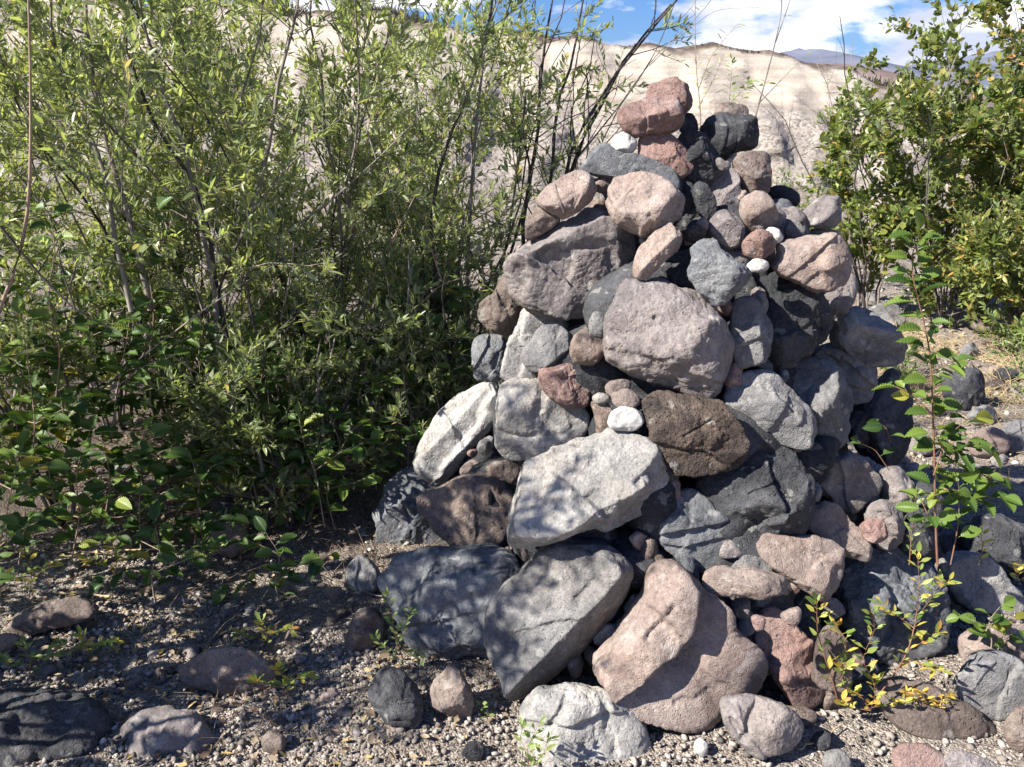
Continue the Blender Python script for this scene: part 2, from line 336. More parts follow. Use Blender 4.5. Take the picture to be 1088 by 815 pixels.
RIMX = U_[0].copy(); _i1 = int(np.argmin(np.abs(vsn - 1.0))); RIMZ = Zb[_i1].copy(); RIMY = Yb[_i1].copy()
def hill_mat(name, c1, c2, s):
    m, t, b = new_mat(name); tc = N(t, 'ShaderNodeTexCoord')
    n = noise(t, tc.outputs['Object'], s, 8, .7); r = ramp(t, [(.35, c1), (.65, c2)]); L(t, n.outputs[0], r.inputs[0]); L(t, r.outputs[0], b.inputs['Base Color'])
    b.inputs['Roughness'].default_value = 1; b.inputs['Specular IOR Level'].default_value = 0; return m
def hill(name, pts, Yd, depth, mat, seed, amp):
    q = [at(a, b, Yd) for a, b in pts]
    x = np.linspace(q[0][0], q[-1][0], 260); v = np.linspace(0, 1, 26)
    Xh, Vh = np.meshgrid(x, v)
    zt = np.interp(Xh, [p[0] for p in q], [p[2] for p in q])
    Pn = np.stack([Xh.ravel() / Yd * 9 + seed, Vh.ravel() * 3, 0 * Xh.ravel()], 1)
    n = fbm(Pn, 6, .6).reshape(Xh.shape)
    Zh = zt * np.sin(Vh * math.pi / 2) + n * amp * (Vh ** 1.0) - 1
    Yh = Yd - depth * (1 - Vh) + n * amp
    V2 = np.concatenate([Xh, Xh[-1:]]); Y2 = np.concatenate([Yh, Yh[-1:] + depth]); Z2 = np.concatenate([Zh, Zh[-1:] * 0 - 5])
    o = grid_obj(name, V2, Y2, Z2, mat); tag(o, kind='structure')
hill('hill', [(700, 80), (780, 62), (830, 55), (860, 56), (900, 70), (930, 84), (1000, 96), (1090, 112), (1500, 150)], 90, 45, hill_mat('scrub_slope', (.13,.10,.095), (.24,.19,.17), .25), 3, 1.0)
hill('mountain', [(600, 90), (760, 66), (840, 50), (880, 60), (920, 72), (960, 69), (1000, 66), (1035, 58), (1088, 50), (1250, 30), (1700, 60)], 900, 350, hill_mat('far_mountain', (.11,.125,.17), (.19,.20,.26), .012), 9, 12)  # blue haze of distance put into the base colour, no air between

# ------------------------------------------------------------------ stones
_ico = {}
def ico(level):
    if level not in _ico:
        bm = bmesh.new(); bmesh.ops.create_icosphere(bm, subdivisions=level, radius=1)
        bm.verts.ensure_lookup_table()
        v = np.array([x.co[:] for x in bm.verts]); v /= np.linalg.norm(v, axis=1)[:, None]
        f = np.array([[y.index for y in x.verts] for x in bm.faces], np.int32); bm.free(); _ico[level] = (v, f)
    return _ico[level]
def chaikin(p, n=1):
    p = np.asarray(p, float)
    for _ in range(n):
        q = np.roll(p, -1, 0); p = np.stack([.8 * p + .2 * q, .2 * p + .8 * q], 1).reshape(-1, 2)
    return p
def area_centroid(p):
    x, y = p[:, 0], p[:, 1]; x1, y1 = np.roll(x, -1), np.roll(y, -1); c = x * y1 - x1 * y; A = c.sum() / 2
    return abs(A), np.array([((x + x1) * c).sum() / (6 * A), ((y + y1) * c).sum() / (6 * A)])
def radius_table(p, c, n=720):
    th = np.arange(n) * 2 * math.pi / n; d = np.stack([np.cos(th), np.sin(th)], 1)
    a = p - c; b = np.roll(a, -1, 0); e = b - a
    den = d[:, None, 0] * e[None, :, 1] - d[:, None, 1] * e[None, :, 0]
    den = np.where(np.abs(den) < 1e-9, 1e-9, den)
    t = (a[None, :, 0] * e[None, :, 1] - a[None, :, 1] * e[None, :, 0]) / den
    s = (a[None, :, 0] * d[:, None, 1] - a[None, :, 1] * d[:, None, 0]) / den
    ok = (t > 0) & (s >= -1e-6) & (s <= 1 + 1e-6)
    t = np.where(ok, t, 0); r = t.max(1)
    k = np.array([.1, .2, .4, .2, .1]); r = sum(k[j] * np.roll(r, j - 2) for j in range(5))
    return r
def stone_shape(R, T, planes, seed, level, rough=1.0, nrand=14, e=.70, feat=()):
    """R(theta) table in metres in the view plane, T half thickness"""
    rs = np.random.default_rng(seed)
    D, Fc = ico(level)
    th = np.arctan2(D[:, 1], D[:, 0]) % (2 * math.pi)
    r = np.interp(th, np.arange(len(R) + 1) * 2 * math.pi / len(R), np.append(R, R[0]))
    s = np.sqrt(D[:, 0] ** 2 + D[:, 1] ** 2)
    S = s ** e; Zt = np.sign(D[:, 2]) * np.abs(D[:, 2]) ** e
    V = np.stack([r * S * np.cos(th), r * S * np.sin(th), T * Zt], 1)
    tt = np.arange(len(R)) * 2 * math.pi / len(R); sil = np.stack([R * np.cos(tt), R * np.sin(tt), 0 * R], 1)
    pl = list(planes)
    for k in range(nrand):
        n = rs.normal(size=3); n[2] = abs(n[2]) * (1 if k % 3 else -1) * .9
        pl.append((*n, rs.uniform(.0, .32)))
    V0 = V.copy()
    for (a, b, c, f) in pl:
        n = np.array([a, b, c], float); n /= np.linalg.norm(n)
        nv = V @ n; hs = (sil @ n).max(); Hm = (V0 @ n).max(); d = hs + f * (Hm - hs)
        d = max(d, .02)
        q = np.clip(nv / d, 0, 9); V = V * ((1 + q ** 46) ** (-1 / 46))[:, None]
    Rm = float(np.median(R)); feat = list(feat)
    if Rm > .055:
        for k in range(3 if not feat else 1):      # every larger stone carries a couple of its own broken steps
            a0 = rs.uniform(0, 6.28); o0 = rs.uniform(-.5, .5) * Rm; dx, dy = math.cos(a0), math.sin(a0)
            q0 = [(-dy * o0 + dx * s_ * Rm * 1.1 + rs.normal() * .1 * Rm, dx * o0 + dy * s_ * Rm * 1.1 + rs.normal() * .1 * Rm) for s_ in (-1, -.3, .3, 1)]
            if k < 2: feat.append(('ledge', q0, rs.choice([-1, 1]) * rs.uniform(.03, .08) * Rm * min(1, Rm / .09), .045 * Rm))
            else: feat.append(('groove', q0[1:3], .05 * Rm, .03 * Rm))
    for kind, pts, h, w in feat:      # broken ledges, grooves and knobs of single boulders, in metres on the face
        pts = np.array(pts); front = np.clip(V[:, 2] / (T * .35), 0, 1); q2 = V[:, :2]
        if kind == 'knob':
            dd = np.linalg.norm(q2 - pts[0], axis=1) / w; V[:, 2] += h * front * np.exp(-dd ** 4); continue
        a = pts[:-1]; bb = pts[1:]; ab = bb - a; L2 = (ab ** 2).sum(1)
        tt2 = np.clip(((q2[:, None] - a) * ab).sum(-1) / L2, 0, 1); cpt = a + tt2[..., None] * ab; dv = q2[:, None] - cpt
        ds = np.linalg.norm(dv, axis=-1); i = ds.argmin(1); m_ = np.arange(len(q2)); dmin = ds[m_, i]
        side = np.sign(ab[i, 0] * dv[m_, i, 1] - ab[i, 1] * dv[m_, i, 0])
        wob = fbm(V * 30 + 3, 3) * w * .8
        if kind == 'groove': V[:, 2] -= h * front * np.exp(-((dmin + wob) / w) ** 2)
        else:
            sd = side * dmin + wob; ends = np.exp(-(np.abs(sd) / (w * 9)) ** 2)
            V[:, 2] += h * front * (1 / (1 + np.exp(-sd / w * 4)) - .5) * 2 * ends
    Ls = math.sqrt(np.median(R) * 2 * T * 2)
    o = rs.uniform(-50, 50, 3)
    U = V0 / np.linalg.norm(V0, axis=1)[:, None]
    q = V / Ls
    n1 = fbm(q * 2.3 + o, 3); n2 = fbm(q * 7 + o, 4, .6); n3 = fbm(q * 22 + o, 3, .6)
    rid = 1 - np.abs(fbm(q * 4.0 + o + 9, 3)) * 2.2
    crk = np.clip(np.abs(fbm(q * 1.6 + o + 31, 2)) * 9, 0, 1)       # a few cracks and ledges
    led = np.tanh(9 * fbm(q * 2.0 + o + 70, 2)) * .024
    dsp = .055 * n1 + .022 * n2 * rough + .009 * n3 * rough - .018 * np.clip(rid, .6, 1) * rough - .012 * (1 - crk) ** 2 + led
    V = V + U * (dsp * Ls)[:, None] + U * .03 * Ls
    return V, Fc
# the cairn's overall cone, used to seat every stone of it
AX, AY, HC, R0 = 0.50, 2.62, 1.62, 0.84
def cone_depth(px, py):
    v = ray(px, py); ts = np.linspace(1.4, 4.2, 700); P = CAM + ts[:, None] * v
    rr = np.hypot(P[:, 0] - AX, P[:, 1] - AY); rc = np.clip(R0 * (1 - P[:, 2] / (HC + .22)), .05, 2)
    sd = rr - rc; i = np.where(sd < 0)[0]
    return ts[i[0]] if len(i) else ts[np.argmin(sd)]
STONES = []; POLYS = []
def stone(name, label, mode, dz, mat, poly, T=1.0, planes=(), group=None, level=None, rough=1.0, nrand=13, cat=None, e=.72, feat=()):
    p = chaikin(poly, 1); A, c = area_centroid(p)
    if mode == 'c': d = cone_depth(*c)
    elif mode == 'g':
        k = np.argmax(p[:, 1]); gp = on_ground(p[k, 0], p[k, 1]); d = (gp - CAM) @ FW
    else: d = mode
    r = math.sqrt(A / math.pi) / F * d; t_half = .80 * r * T
    d = d - dz + (.45 * t_half if mode == 'c' else .25 * t_half if mode == 'g' else 0)
    q = (p - c) / F * d; q[:, 1] *= -1
    R = radius_table(q, np.zeros(2)); POLYS.append(p)
    if level is None:
        w = math.sqrt(A); level = 6 if w > 40 else 5 if w > 22 else 4
    seed = int(c[0] * 131 + c[1] * 17)
    cv = lambda pt: ((pt[0] - c[0]) / F * d, -(pt[1] - c[1]) / F * d)
    ft = [(k_, [cv(a) for a in pts], h_ , w_ / F * d) for k_, pts, h_, w_ in feat]
    V, Fc = stone_shape(R, t_half, planes, seed, level, rough, nrand, e, ft)
    M = np.stack([RT, UP, -FW], 1)      # local frame -> world
    Vw = V @ M.T
    o = mesh_obj(name, Vw, Fc, RM[mat], smooth=True, loc=unproj(c[0], c[1], d))
    tag(o, label, cat or ('boulder' if name == 'boulder' else 'stone'), group)
    STONES.append(o)
    return o
GC = 'stones stacked in the cairn'
def S(label, dz, mat, poly, T=1.0, planes=(), mode='c', **k):
    x = np.array(poly)
    big = (x[:, 0].max() - x[:, 0].min()) * (x[:, 1].max() - x[:, 1].min()) > 7500
    return stone('boulder' if big else 'stone', label, mode, dz, mat, poly, T, planes, GC, **k)
# ---- top of the cairn
S('reddish rounded stone on the very top of the cairn, behind the wedge', -.05, 'red', [(686,104),(690,89),(705,83),(720,82),(729,90),(735,104),(733,114),(724,124),(700,125),(688,118)], mode=2.50)
S('reddish wedge stone pointing left at the top of the cairn', 0, 'red', [(654,122),(660,113),(687,104),(705,101),(718,104),(726,117),(729,131),(718,138),(699,140),(677,144),(664,138),(656,130)], mode=2.43, planes=[(-.2,.55,.8,.15),(.1,-.8,.6,.2)])
S('small white stone beside the red block near the top', 0, 'white', [(648,151),(655,143),(663,140),(672,143),(678,153),(671,164),(663,165),(650,160)], mode=2.46)
S('red brown block directly under the wedge stone', 0, 'red', [(679,145),(686,141),(700,140),(717,143),(726,156),(735,168),(734,180),(724,190),(712,182),(697,174),(680,168)], mode=2.46, planes=[(-.3,.3,.9,.1),(.3,-.7,.7,.1)])
S('long grey stone lying across the upper left under the white stone', 0, 'blue', [(612,181),(624,168),(633,157),(643,153),(653,161),(664,164),(678,166),(700,174),(719,183),(724,197),(716,206),(697,200),(663,192),(640,188),(623,184)], mode=2.44, T=.9)
S('pink stone with flat pale face at the upper left shoulder', 0, 'pink', [(569,216),(573,207),(589,194),(608,182),(621,183),(631,196),(633,208),(622,221),(600,233),(592,228),(578,222)], mode=2.42, planes=[(-.3,.5,.8,.05),(.8,-.3,.5,.1)])
S('small brown stone below the pink stone on the left shoulder', 0, 'brown', [(558,258),(559,240),(566,226),(575,219),(590,223),(595,232),(587,242),(570,252)], mode=2.45)
S('small pale pink stone wedged under the long grey stone', 0, 'pink', [(629,192),(640,188),(651,189),(655,198),(647,204),(634,205)], mode=2.47)
S('dark small stone in the gap left of the pink boulder near the top', -.03, 'brown', [(618,222),(630,212),(648,210),(655,225),(648,236),(628,232)], mode=2.50)
S('pink angular boulder under the long grey stone', .02, 'pink', [(644,198),(650,190),(663,187),(677,186),(697,190),(712,198),(723,210),(729,222),(726,233),(711,237),(703,243),(693,249),(683,256),(672,245),(655,235),(647,217)], mode=2.36, planes=[(-.25,.45,.85,.0),(.6,-.55,.6,.05)], T=1.1)
S('thin pale pink slab leaning below the pink angular boulder', .0, 'pink', [(672,293),(674,279),(679,263),(696,247),(711,236),(718,243),(725,253),(721,265),(706,280),(694,291),(684,298)], mode=2.29, planes=[(-.4,.3,.85,-.1),(.7,-.5,.5,-.1)], T=.8)
S('large dark smooth stone leaning right of the red block', -.02, 'dark', [(722,142),(735,137),(748,143),(758,155),(767,170),(769,183),(762,192),(752,198),(740,196),(728,188),(718,165)], mode=2.47, T=1.1)
S('small dark stone behind the top wedge', -.06, 'dark', [(722,122),(733,120),(739,127),(742,138),(736,146),(722,142)], mode=2.55)
S('dark blue grey basalt block at the upper right of the cairn top', -.02, 'dark', [(743,134),(757,124),(776,120),(794,120),(801,127),(803,141),(806,154),(801,159),(784,160),(774,169),(764,166),(752,148)], mode=2.60, planes=[(.7,-.2,.7,.05),(-.1,.7,.7,.1)])
S('low brown stone seen behind the dark basalt block', 0, 'brown', [(755,124),(764,111),(778,108),(792,112),(797,121),(790,130),(766,130)], mode=2.78)
S('square brown block below the dark basalt block', -.02, 'brown', [(779,166),(790,160),(803,160),(816,163),(818,178),(819,200),(813,208),(794,206),(784,193),(777,179)], mode=2.50, planes=[(-.3,.75,.6,.0),(.5,-.2,.8,.1)])
S('tall mauve grey stone between the dark leaning stone and brown block', -.04, 'mauve', [(752,195),(765,182),(775,179),(784,188),(788,205),(788,220),(783,231),(770,230),(758,220),(750,208)], mode=2.47)
S('knobbly dark stone beneath the dark leaning stone', .0, 'dark', [(736,198),(743,191),(753,198),(760,214),(762,225),(755,235),(747,236),(741,223)], mode=2.40, rough=2)
S('mauve stone above the rough star shaped rock', .0, 'mauve', [(749,238),(758,228),(772,223),(785,231),(790,245),(786,259),(778,265),(765,260),(755,249)], mode=2.40)
S('rounded mauve pink stone below the brown block', .0, 'pink', [(787,214),(797,206),(808,204),(818,211),(825,225),(823,237),(814,245),(803,247),(793,241),(786,229)], mode=2.41)
S('mauve stone behind the tiny white blue pebble', -.04, 'mauve', [(816,212),(828,220),(836,236),(840,250),(832,258),(818,252),(810,240)], mode=2.46)
S('black oval stone at the right shoulder', -.04, 'dark', [(817,201),(825,197),(838,199),(848,206),(850,214),(845,221),(833,220),(820,212)], mode=2.58, rough=.4)
S('pale blue grey stone under the black oval stone', -.02, 'blue', [(820,212),(832,212),(845,220),(848,228),(840,234),(830,232),(822,222)], mode=2.53)
S('small round grey stone left of the brown trapezoid stone', .0, 'grey', [(835,237),(843,232),(851,237),(855,247),(851,255),(840,256),(834,247)], mode=2.47)
S('small white blue pebble at the right shoulder', .02, 'white', [(812,246),(819,241),(828,245),(833,253),(827,259),(817,256)], mode=2.38)
S('brown trapezoid stone standing on the right shoulder', .0, 'mauve', [(849,230),(857,221),(867,212),(879,207),(892,208),(895,222),(890,242),(872,244),(854,241)], mode=2.50, planes=[(-.5,.3,.8,-.05),(.7,.0,.6,.0)])
S('flat pale stone under the brown trapezoid stone', -.02, 'pale', [(853,248),(865,243),(882,243),(893,249),(895,264),(872,268),(855,260)], mode=2.52)
S('large pink boulder at the right shoulder of the cairn', .0, 'pink', [(820,286),(831,273),(828,260),(843,254),(862,250),(885,250),(895,262),(903,276),(902,293),(889,309),(873,311),(858,303),(841,295)], mode=2.36, planes=[(-.25,.75,.6,.0),(.7,-.4,.6,.0),(-.3,-.4,.8,.1)], T=1.1)
S('small reddish round stone left of the large pink boulder', .02, 'red', [(789,260),(795,249),(805,244),(817,247),(824,259),(821,270),(812,276),(799,276),(791,269)], mode=2.35)
S('tiny white stone under the small reddish round stone', .03, 'white', [(794,280),(802,275),(815,278),(818,285),(808,290),(796,289)], mode=2.32)
S('small black pitted lump above the rough star shaped rock', .01, 'black', [(725,247),(733,239),(742,238),(750,243),(750,253),(739,259),(729,255)], mode=2.36, rough=1.6)
S('rough grey star shaped rock right of the thin pink slab', .03, 'blue', [(738,258),(750,250),(760,252),(762,266),(776,276),(792,285),(799,293),(797,302),(780,312),(772,322),(760,326),(748,314),(730,297),(728,288),(737,277),(734,267)], mode=2.27, rough=1.6, planes=[(0,.6,.8,.05),(-.3,-.7,.6,.0)])
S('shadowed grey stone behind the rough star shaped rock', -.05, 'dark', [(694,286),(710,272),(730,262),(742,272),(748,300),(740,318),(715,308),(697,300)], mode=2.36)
S('grey stone peeking out right of the star shaped rock', -.04, 'grey', [(762,266),(775,263),(790,269),(798,280),(796,292),(775,286)], mode=2.40)
# ---- middle
S('large rounded grey mauve boulder at the centre of the cairn face', .03, 'mauve', [(664,294),(680,299),(711,303),(738,314),(758,326),(770,345),(777,367),(781,390),(772,407),(753,421),(729,418),(708,413),(686,408),(662,397),(647,385),(646,367),(649,338),(656,313)], planes=[(-.35,.15,.92,.35),(.5,-.3,.8,.35),(-.1,-.7,.7,.3),(-.1,.6,.8,.25)], T=1.0, nrand=7, level=7, feat=[('knob',[(692,341)],-.009,2.5),('ledge',[(652,372),(690,385),(725,395)],.010,6),('groove',[(655,352),(664,360)],.01,2.5)])
S('oblong pale grey stone right of the central boulder', .02, 'grey', [(780,322),(794,315),(804,322),(813,336),(819,350),(819,377),(808,388),(789,394),(780,378),(776,352)], planes=[(-.5,.1,.85,.1),(.7,-.1,.6,.1)])
S('small mauve stone above the oblong grey stone', -.02, 'mauve', [(796,309),(804,303),(813,309),(817,323),(813,337),(800,326)])
S('dark charcoal boulder with cratered face at the right', .0, 'dark', [(796,292),(812,289),(830,291),(854,302),(870,311),(881,323),(882,345),(880,360),(869,371),(850,377),(832,393),(818,396),(806,370),(798,335)], planes=[(-.1,.6,.75,.05),(.5,-.3,.8,.05)], rough=1.3, level=7, feat=[('knob',[(845,350)],-.010,8),('groove',[(820,300),(840,330),(866,350)],.010,4)])
S('dark purple stone behind the cratered charcoal boulder', -.05, 'mauve', [(872,306),(888,298),(902,288),(908,302),(906,320),(896,336),(882,342),(870,326)])
S('smooth grey slab sloping down at the right edge', -.06, 'grey', [(882,340),(895,329),(917,327),(937,339),(952,356),(962,374),(960,384),(945,389),(915,386),(890,372),(880,355)], planes=[(.25,.7,.65,.0)], rough=.5)
S('grey block under the sloping slab at the right', -.02, 'grey', [(862,376),(874,364),(886,361),(905,367),(922,377),(932,388),(931,404),(927,419),(918,428),(905,430),(888,417),(868,396)], planes=[(-.1,.7,.7,.0),(-.3,-.1,.95,.1),(.8,-.1,.5,.1)], rough=.6)
S('tall grey boulder with its crown in sun, right of centre', .0, 'grey', [(838,390),(854,378),(872,380),(888,391),(898,402),(904,420),(903,452),(897,470),(882,480),(864,474),(852,456),(842,430),(835,406)], planes=[(-.35,.4,.8,.15),(.6,-.2,.75,.15)], T=1.1)
S('rounded grey boulder dappled with shade right of the black rock', .01, 'grey', [(768,424),(774,408),(789,397),(814,390),(828,397),(840,412),(857,434),(866,456),(859,472),(838,475),(814,467),(789,457),(776,442)], planes=[(-.3,.3,.9,.2)], rough=.7, T=1.1)
S('black brown pitted lava rock in the middle', .05, 'black', [(680,429),(684,417),(697,412),(717,414),(742,419),(756,424),(770,435),(783,452),(793,472),(792,486),(778,496),(760,505),(745,507),(717,504),(707,489),(693,469),(684,450)], planes=[(-.3,.2,.9,.3),(.5,-.5,.7,.1)], rough=1.5, level=7)
S('big dark round boulder below the dappled grey boulder', -.02, 'dark', [(740,515),(765,498),(793,466),(814,467),(838,480),(851,500),(855,525),(850,552),(842,572),(820,582),(799,580),(777,558),(752,535)], rough=.7, T=1.15, level=7, planes=[(-.2,-.6,.8,.2)])
S('dark blue boulder in shade below the black lava rock', -.04, 'blue', [(690,548),(705,528),(725,518),(745,522),(762,537),(772,552),(773,585),(762,600),(745,607),(722,598),(702,580),(692,562)], planes=[(.1,-.2,.9,.2)])
S('grey brown boulder with sunlit left face, right of the dark boulder', .0, 'mauve', [(858,500),(874,486),(893,481),(905,485),(920,493),(939,511),(932,528),(914,540),(904,546),(888,539),(876,530),(865,516)], planes=[(-.5,.3,.8,.05),(.7,.1,.6,.05)])
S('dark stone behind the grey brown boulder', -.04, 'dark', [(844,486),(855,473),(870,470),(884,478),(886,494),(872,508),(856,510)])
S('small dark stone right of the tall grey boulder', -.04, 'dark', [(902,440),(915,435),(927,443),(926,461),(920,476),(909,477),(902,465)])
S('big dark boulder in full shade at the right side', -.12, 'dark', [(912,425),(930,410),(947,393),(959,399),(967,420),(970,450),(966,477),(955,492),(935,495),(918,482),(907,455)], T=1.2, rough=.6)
S('pale pinkish stone with pointed right end', .03, 'pink', [(849,549),(859,537),(875,532),(890,536),(902,549),(917,567),(927,583),(925,594),(916,599),(902,592),(890,586),(878,576),(864,569),(854,559)], planes=[(-.2,.6,.75,.0)])
S('triangular pink stone with flat sunlit face, lower right', .04, 'pink', [(801,578),(813,567),(828,567),(843,570),(865,572),(887,575),(895,584),(893,606),(887,629),(880,641),(870,639),(855,626),(828,608),(811,595)], planes=[(-.25,.25,.93,.1),(.7,-.4,.5,.0)], T=.9)
S('flat pinkish white stone lying over the biggest pink boulder', .06, 'pink', [(744,616),(751,605),(772,602),(799,604),(831,612),(838,619),(831,629),(799,634),(769,635),(752,629)], planes=[(-.1,.8,.6,.0)], T=1.2)
S('small grey stone behind the flat pinkish white stone', -.03, 'grey', [(774,600),(790,588),(803,586),(814,594),(822,606),(802,612),(778,608)])
S('large grey mauve boulder on the upper left of the cairn', .05, 'mauve', [(538,280),(554,264),(566,252),(578,242),(608,229),(626,223),(651,231),(670,245),(677,262),(675,279),(658,304),(645,320),(632,334),(619,344),(590,333),(573,328),(551,319),(541,300)], planes=[(-.35,.75,.55,.12),(.1,-.3,.95,.2),(-.7,-.3,.6,.1),(.6,-.2,.75,.2)], T=1.0, level=7, nrand=7, feat=[('ledge',[(545,292),(585,268),(640,262),(668,275)],.008,7),('groove',[(640,276),(650,292)],.016,5)])
S('brown pitted stone hanging at the left edge under the large boulder', .0, 'brown', [(507,341),(507,329),(515,318),(524,311),(536,288),(549,292),(557,320),(551,345),(538,357),(520,354)], rough=1.5)
S('squarish blue grey stone at the left edge', .0, 'blue', [(503,362),(512,356),(537,355),(542,380),(537,404),(520,408),(504,403),(501,385)], T=.9)
S('pale patchy stone behind the dark grey faceted stone', .0, 'pale', [(532,398),(540,368),(549,345),(553,330),(562,323),(578,328),(600,338),(612,348),(602,368),(582,392),(565,408),(540,406)], rough=1.4)
S('dark grey faceted stone, left under the large boulder', .07, 'grey', [(555,375),(570,352),(580,346),(595,346),(608,356),(606,370),(600,380),(585,389),(567,398),(558,392)], planes=[(-.3,.1,.95,.0)])
S('small pyramid shaped stone left of the central boulder', .03, 'grey', [(632,330),(638,332),(648,345),(649,354),(640,360),(627,356),(625,343)])
S('round brown stone below the small pyramid stone', .03, 'brown', [(605,362),(617,352),(632,350),(644,358),(647,370),(640,382),(628,388),(612,387),(605,378)])
S('reddish knobbly stone above the rounded pale boulder', -.01, 'red', [(570,395),(588,387),(605,384),(618,389),(627,402),(628,420),(621,432),(600,432),(580,422)], rough=1.6)
S('small pink stone under the central boulder, upper of a pair', .02, 'pink', [(641,410),(650,403),(665,402),(672,406),(669,416),(655,423),(645,420)], rough=1.8)
S('small pink stone resting against the white pebble', .04, 'pink', [(649,418),(664,411),(676,416),(681,428),(673,435),(660,434),(651,428)])
S('tiny pale pink stone above the brown bone shaped stone', .04, 'pale', [(629,421),(637,417),(647,419),(648,427),(638,430),(630,427)])
S('small brown bone shaped stone left of the white pebble', .02, 'brown', [(627,428),(636,424),(646,428),(652,440),(649,458),(640,467),(633,460),(634,445)])
S('smooth white pebble above the large pale slab', .06, 'white', [(646,447),(651,437),(662,432),(674,434),(684,443),(683,451),(672,458),(655,458),(648,455)], rough=.4, level=5)
S('dark filler stone added in the gap left of the round brown stone', -.05, 'dark', [(600,345),(620,335),(636,350),(640,400),(625,440),(640,470),(600,470),(590,400)], mode=2.58)  # this and next three: added fillers, gap shade put into their dark colour
S('dark filler stone added deep in the gap under the central boulder', -.08, 'dark', [(625,380),(650,382),(690,405),(700,430),(690,470),(650,480),(620,450)], mode=2.50)
S('dark filler stone added between the pink boulder and the dark leaning stone', 0, 'dark', [(715,185),(735,190),(745,215),(742,245),(722,255),(705,240),(705,205)], mode=2.52)
S('dark filler stone added in the gap behind the rough star shaped rock', 0, 'dark', [(735,245),(770,240),(810,262),(815,300),(790,325),(750,310)], mode=2.47)
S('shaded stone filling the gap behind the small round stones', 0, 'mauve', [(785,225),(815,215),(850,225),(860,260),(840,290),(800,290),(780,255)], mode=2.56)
# ---- left and lower rows
S('tall pale cream boulder leaning at the left edge', .0, 'pale', [(513,405),(525,405),(536,420),(531,444),(520,461),(503,479),(488,496),(472,515),(459,515),(444,501),(440,487),(451,463),(473,434),(490,419)], planes=[(-.4,.5,.75,.1),(.6,-.5,.6,.1)], rough=.6, T=.9, feat=[('ledge',[(524,410),(510,445),(490,475),(465,505)],.018,6),('groove',[(470,445),(500,420)],.008,4)])
S('rounded pale boulder with pitted right cheek, left of centre', .03, 'pale', [(526,407),(540,403),(554,402),(583,405),(608,416),(620,428),(626,442),(625,460),(619,467),(597,477),(575,483),(557,491),(537,491),(525,479),(522,466),(527,450)], planes=[(-.1,.7,.7,.15),(.6,-.1,.8,.3),(-.1,-.4,.9,.2)], T=1.0, level=7, feat=[('groove',[(575,415),(572,440),(590,462)],.016,5),('groove',[(605,425),(612,450)],.018,6),('knob',[(592,440)],-.014,14),('groove',[(528,458),(560,464),(600,462)],.01,3)])
S('tiny brown stone wedged above the flat brown block', .03, 'brown', [(514,497),(525,491),(540,488),(552,493),(553,503),(545,516),(535,510),(520,504)])
S('flat topped brown block at the left, beside the pale slab', .03, 'brown', [(438,528),(454,521),(478,515),(503,507),(524,501),(537,511),(546,527),(541,548),(537,572),(530,583),(510,583),(483,582),(468,574),(459,560),(450,549)], planes=[(-.2,.2,.95,.1),(-.1,.9,.3,.0)], T=.9, feat=[('ledge',[(446,530),(455,548),(474,570)],-.02,4),('groove',[(520,520),(538,545)],.01,4)])
S('blue white boulder at the far left edge of the cairn', -.03, 'blue', [(402,528),(412,508),(425,498),(441,493),(462,503),(480,520),(486,560),(478,588),(442,603),(410,606),(400,590),(398,570),(396,543)], planes=[(-.4,.5,.75,.15)], T=1.1, level=7)
S('large pale white grey slab across the middle', .10, 'pale', [(536,572),(541,540),(548,512),(557,490),(576,482),(597,477),(634,464),(653,456),(671,461),(689,471),(705,489),(710,507),(705,521),(683,538),(658,555),(621,566),(585,578),(549,586),(538,582)], planes=[(-.15,.45,.88,.05),(-.1,-.75,.6,.15),(.6,.0,.8,.25)], T=.85, level=7, nrand=7, e=.72, feat=[('groove',[(667,510),(684,497),(690,512)],.014,4),('groove',[(640,553),(660,545)],.012,4),('ledge',[(705,497),(660,540),(600,562),(540,578)],-.014,6)])
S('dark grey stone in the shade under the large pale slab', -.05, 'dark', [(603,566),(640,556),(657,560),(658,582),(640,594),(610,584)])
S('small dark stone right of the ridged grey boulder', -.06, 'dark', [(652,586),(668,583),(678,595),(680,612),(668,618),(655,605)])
S('large blue grey boulder at the lower left corner of the cairn', -.02, 'blue', [(402,608),(415,591),(441,583),(463,580),(490,583),(520,583),(545,588),(558,600),(558,632),(548,672),(537,700),(518,705),(498,701),(466,695),(446,697),(432,684),(427,660),(418,636),(407,625)], planes=[(-.2,.7,.7,.25),(-.3,-.05,.95,.2),(.75,-.35,.55,.0)], T=1.1, level=7, mode='g', nrand=7, feat=[('ledge',[(430,640),(455,612),(500,596),(545,598)],-.02,8),('groove',[(462,655),(490,628),(520,620)],.014,6)])
S('large ridged grey boulder, sunlit left face and dark right face', .07, 'grey', [(560,602),(577,583),(597,574),(616,578),(638,575),(658,587),(672,602),(672,621),(665,641),(656,657),(634,679),(609,703),(575,733),(560,742),(549,740),(537,728),(527,698),(520,664),(522,650),(537,631),(552,609)], planes=[(-.42,.28,.86,.0),(.50,-.58,.62,-.12),(-.1,.85,.5,.2)], T=1.35, level=7, mode='g', nrand=2, rough=.8, feat=[('knob',[(645,594)],.022,16),('groove',[(625,582),(632,605),(612,628)],.014,5)])
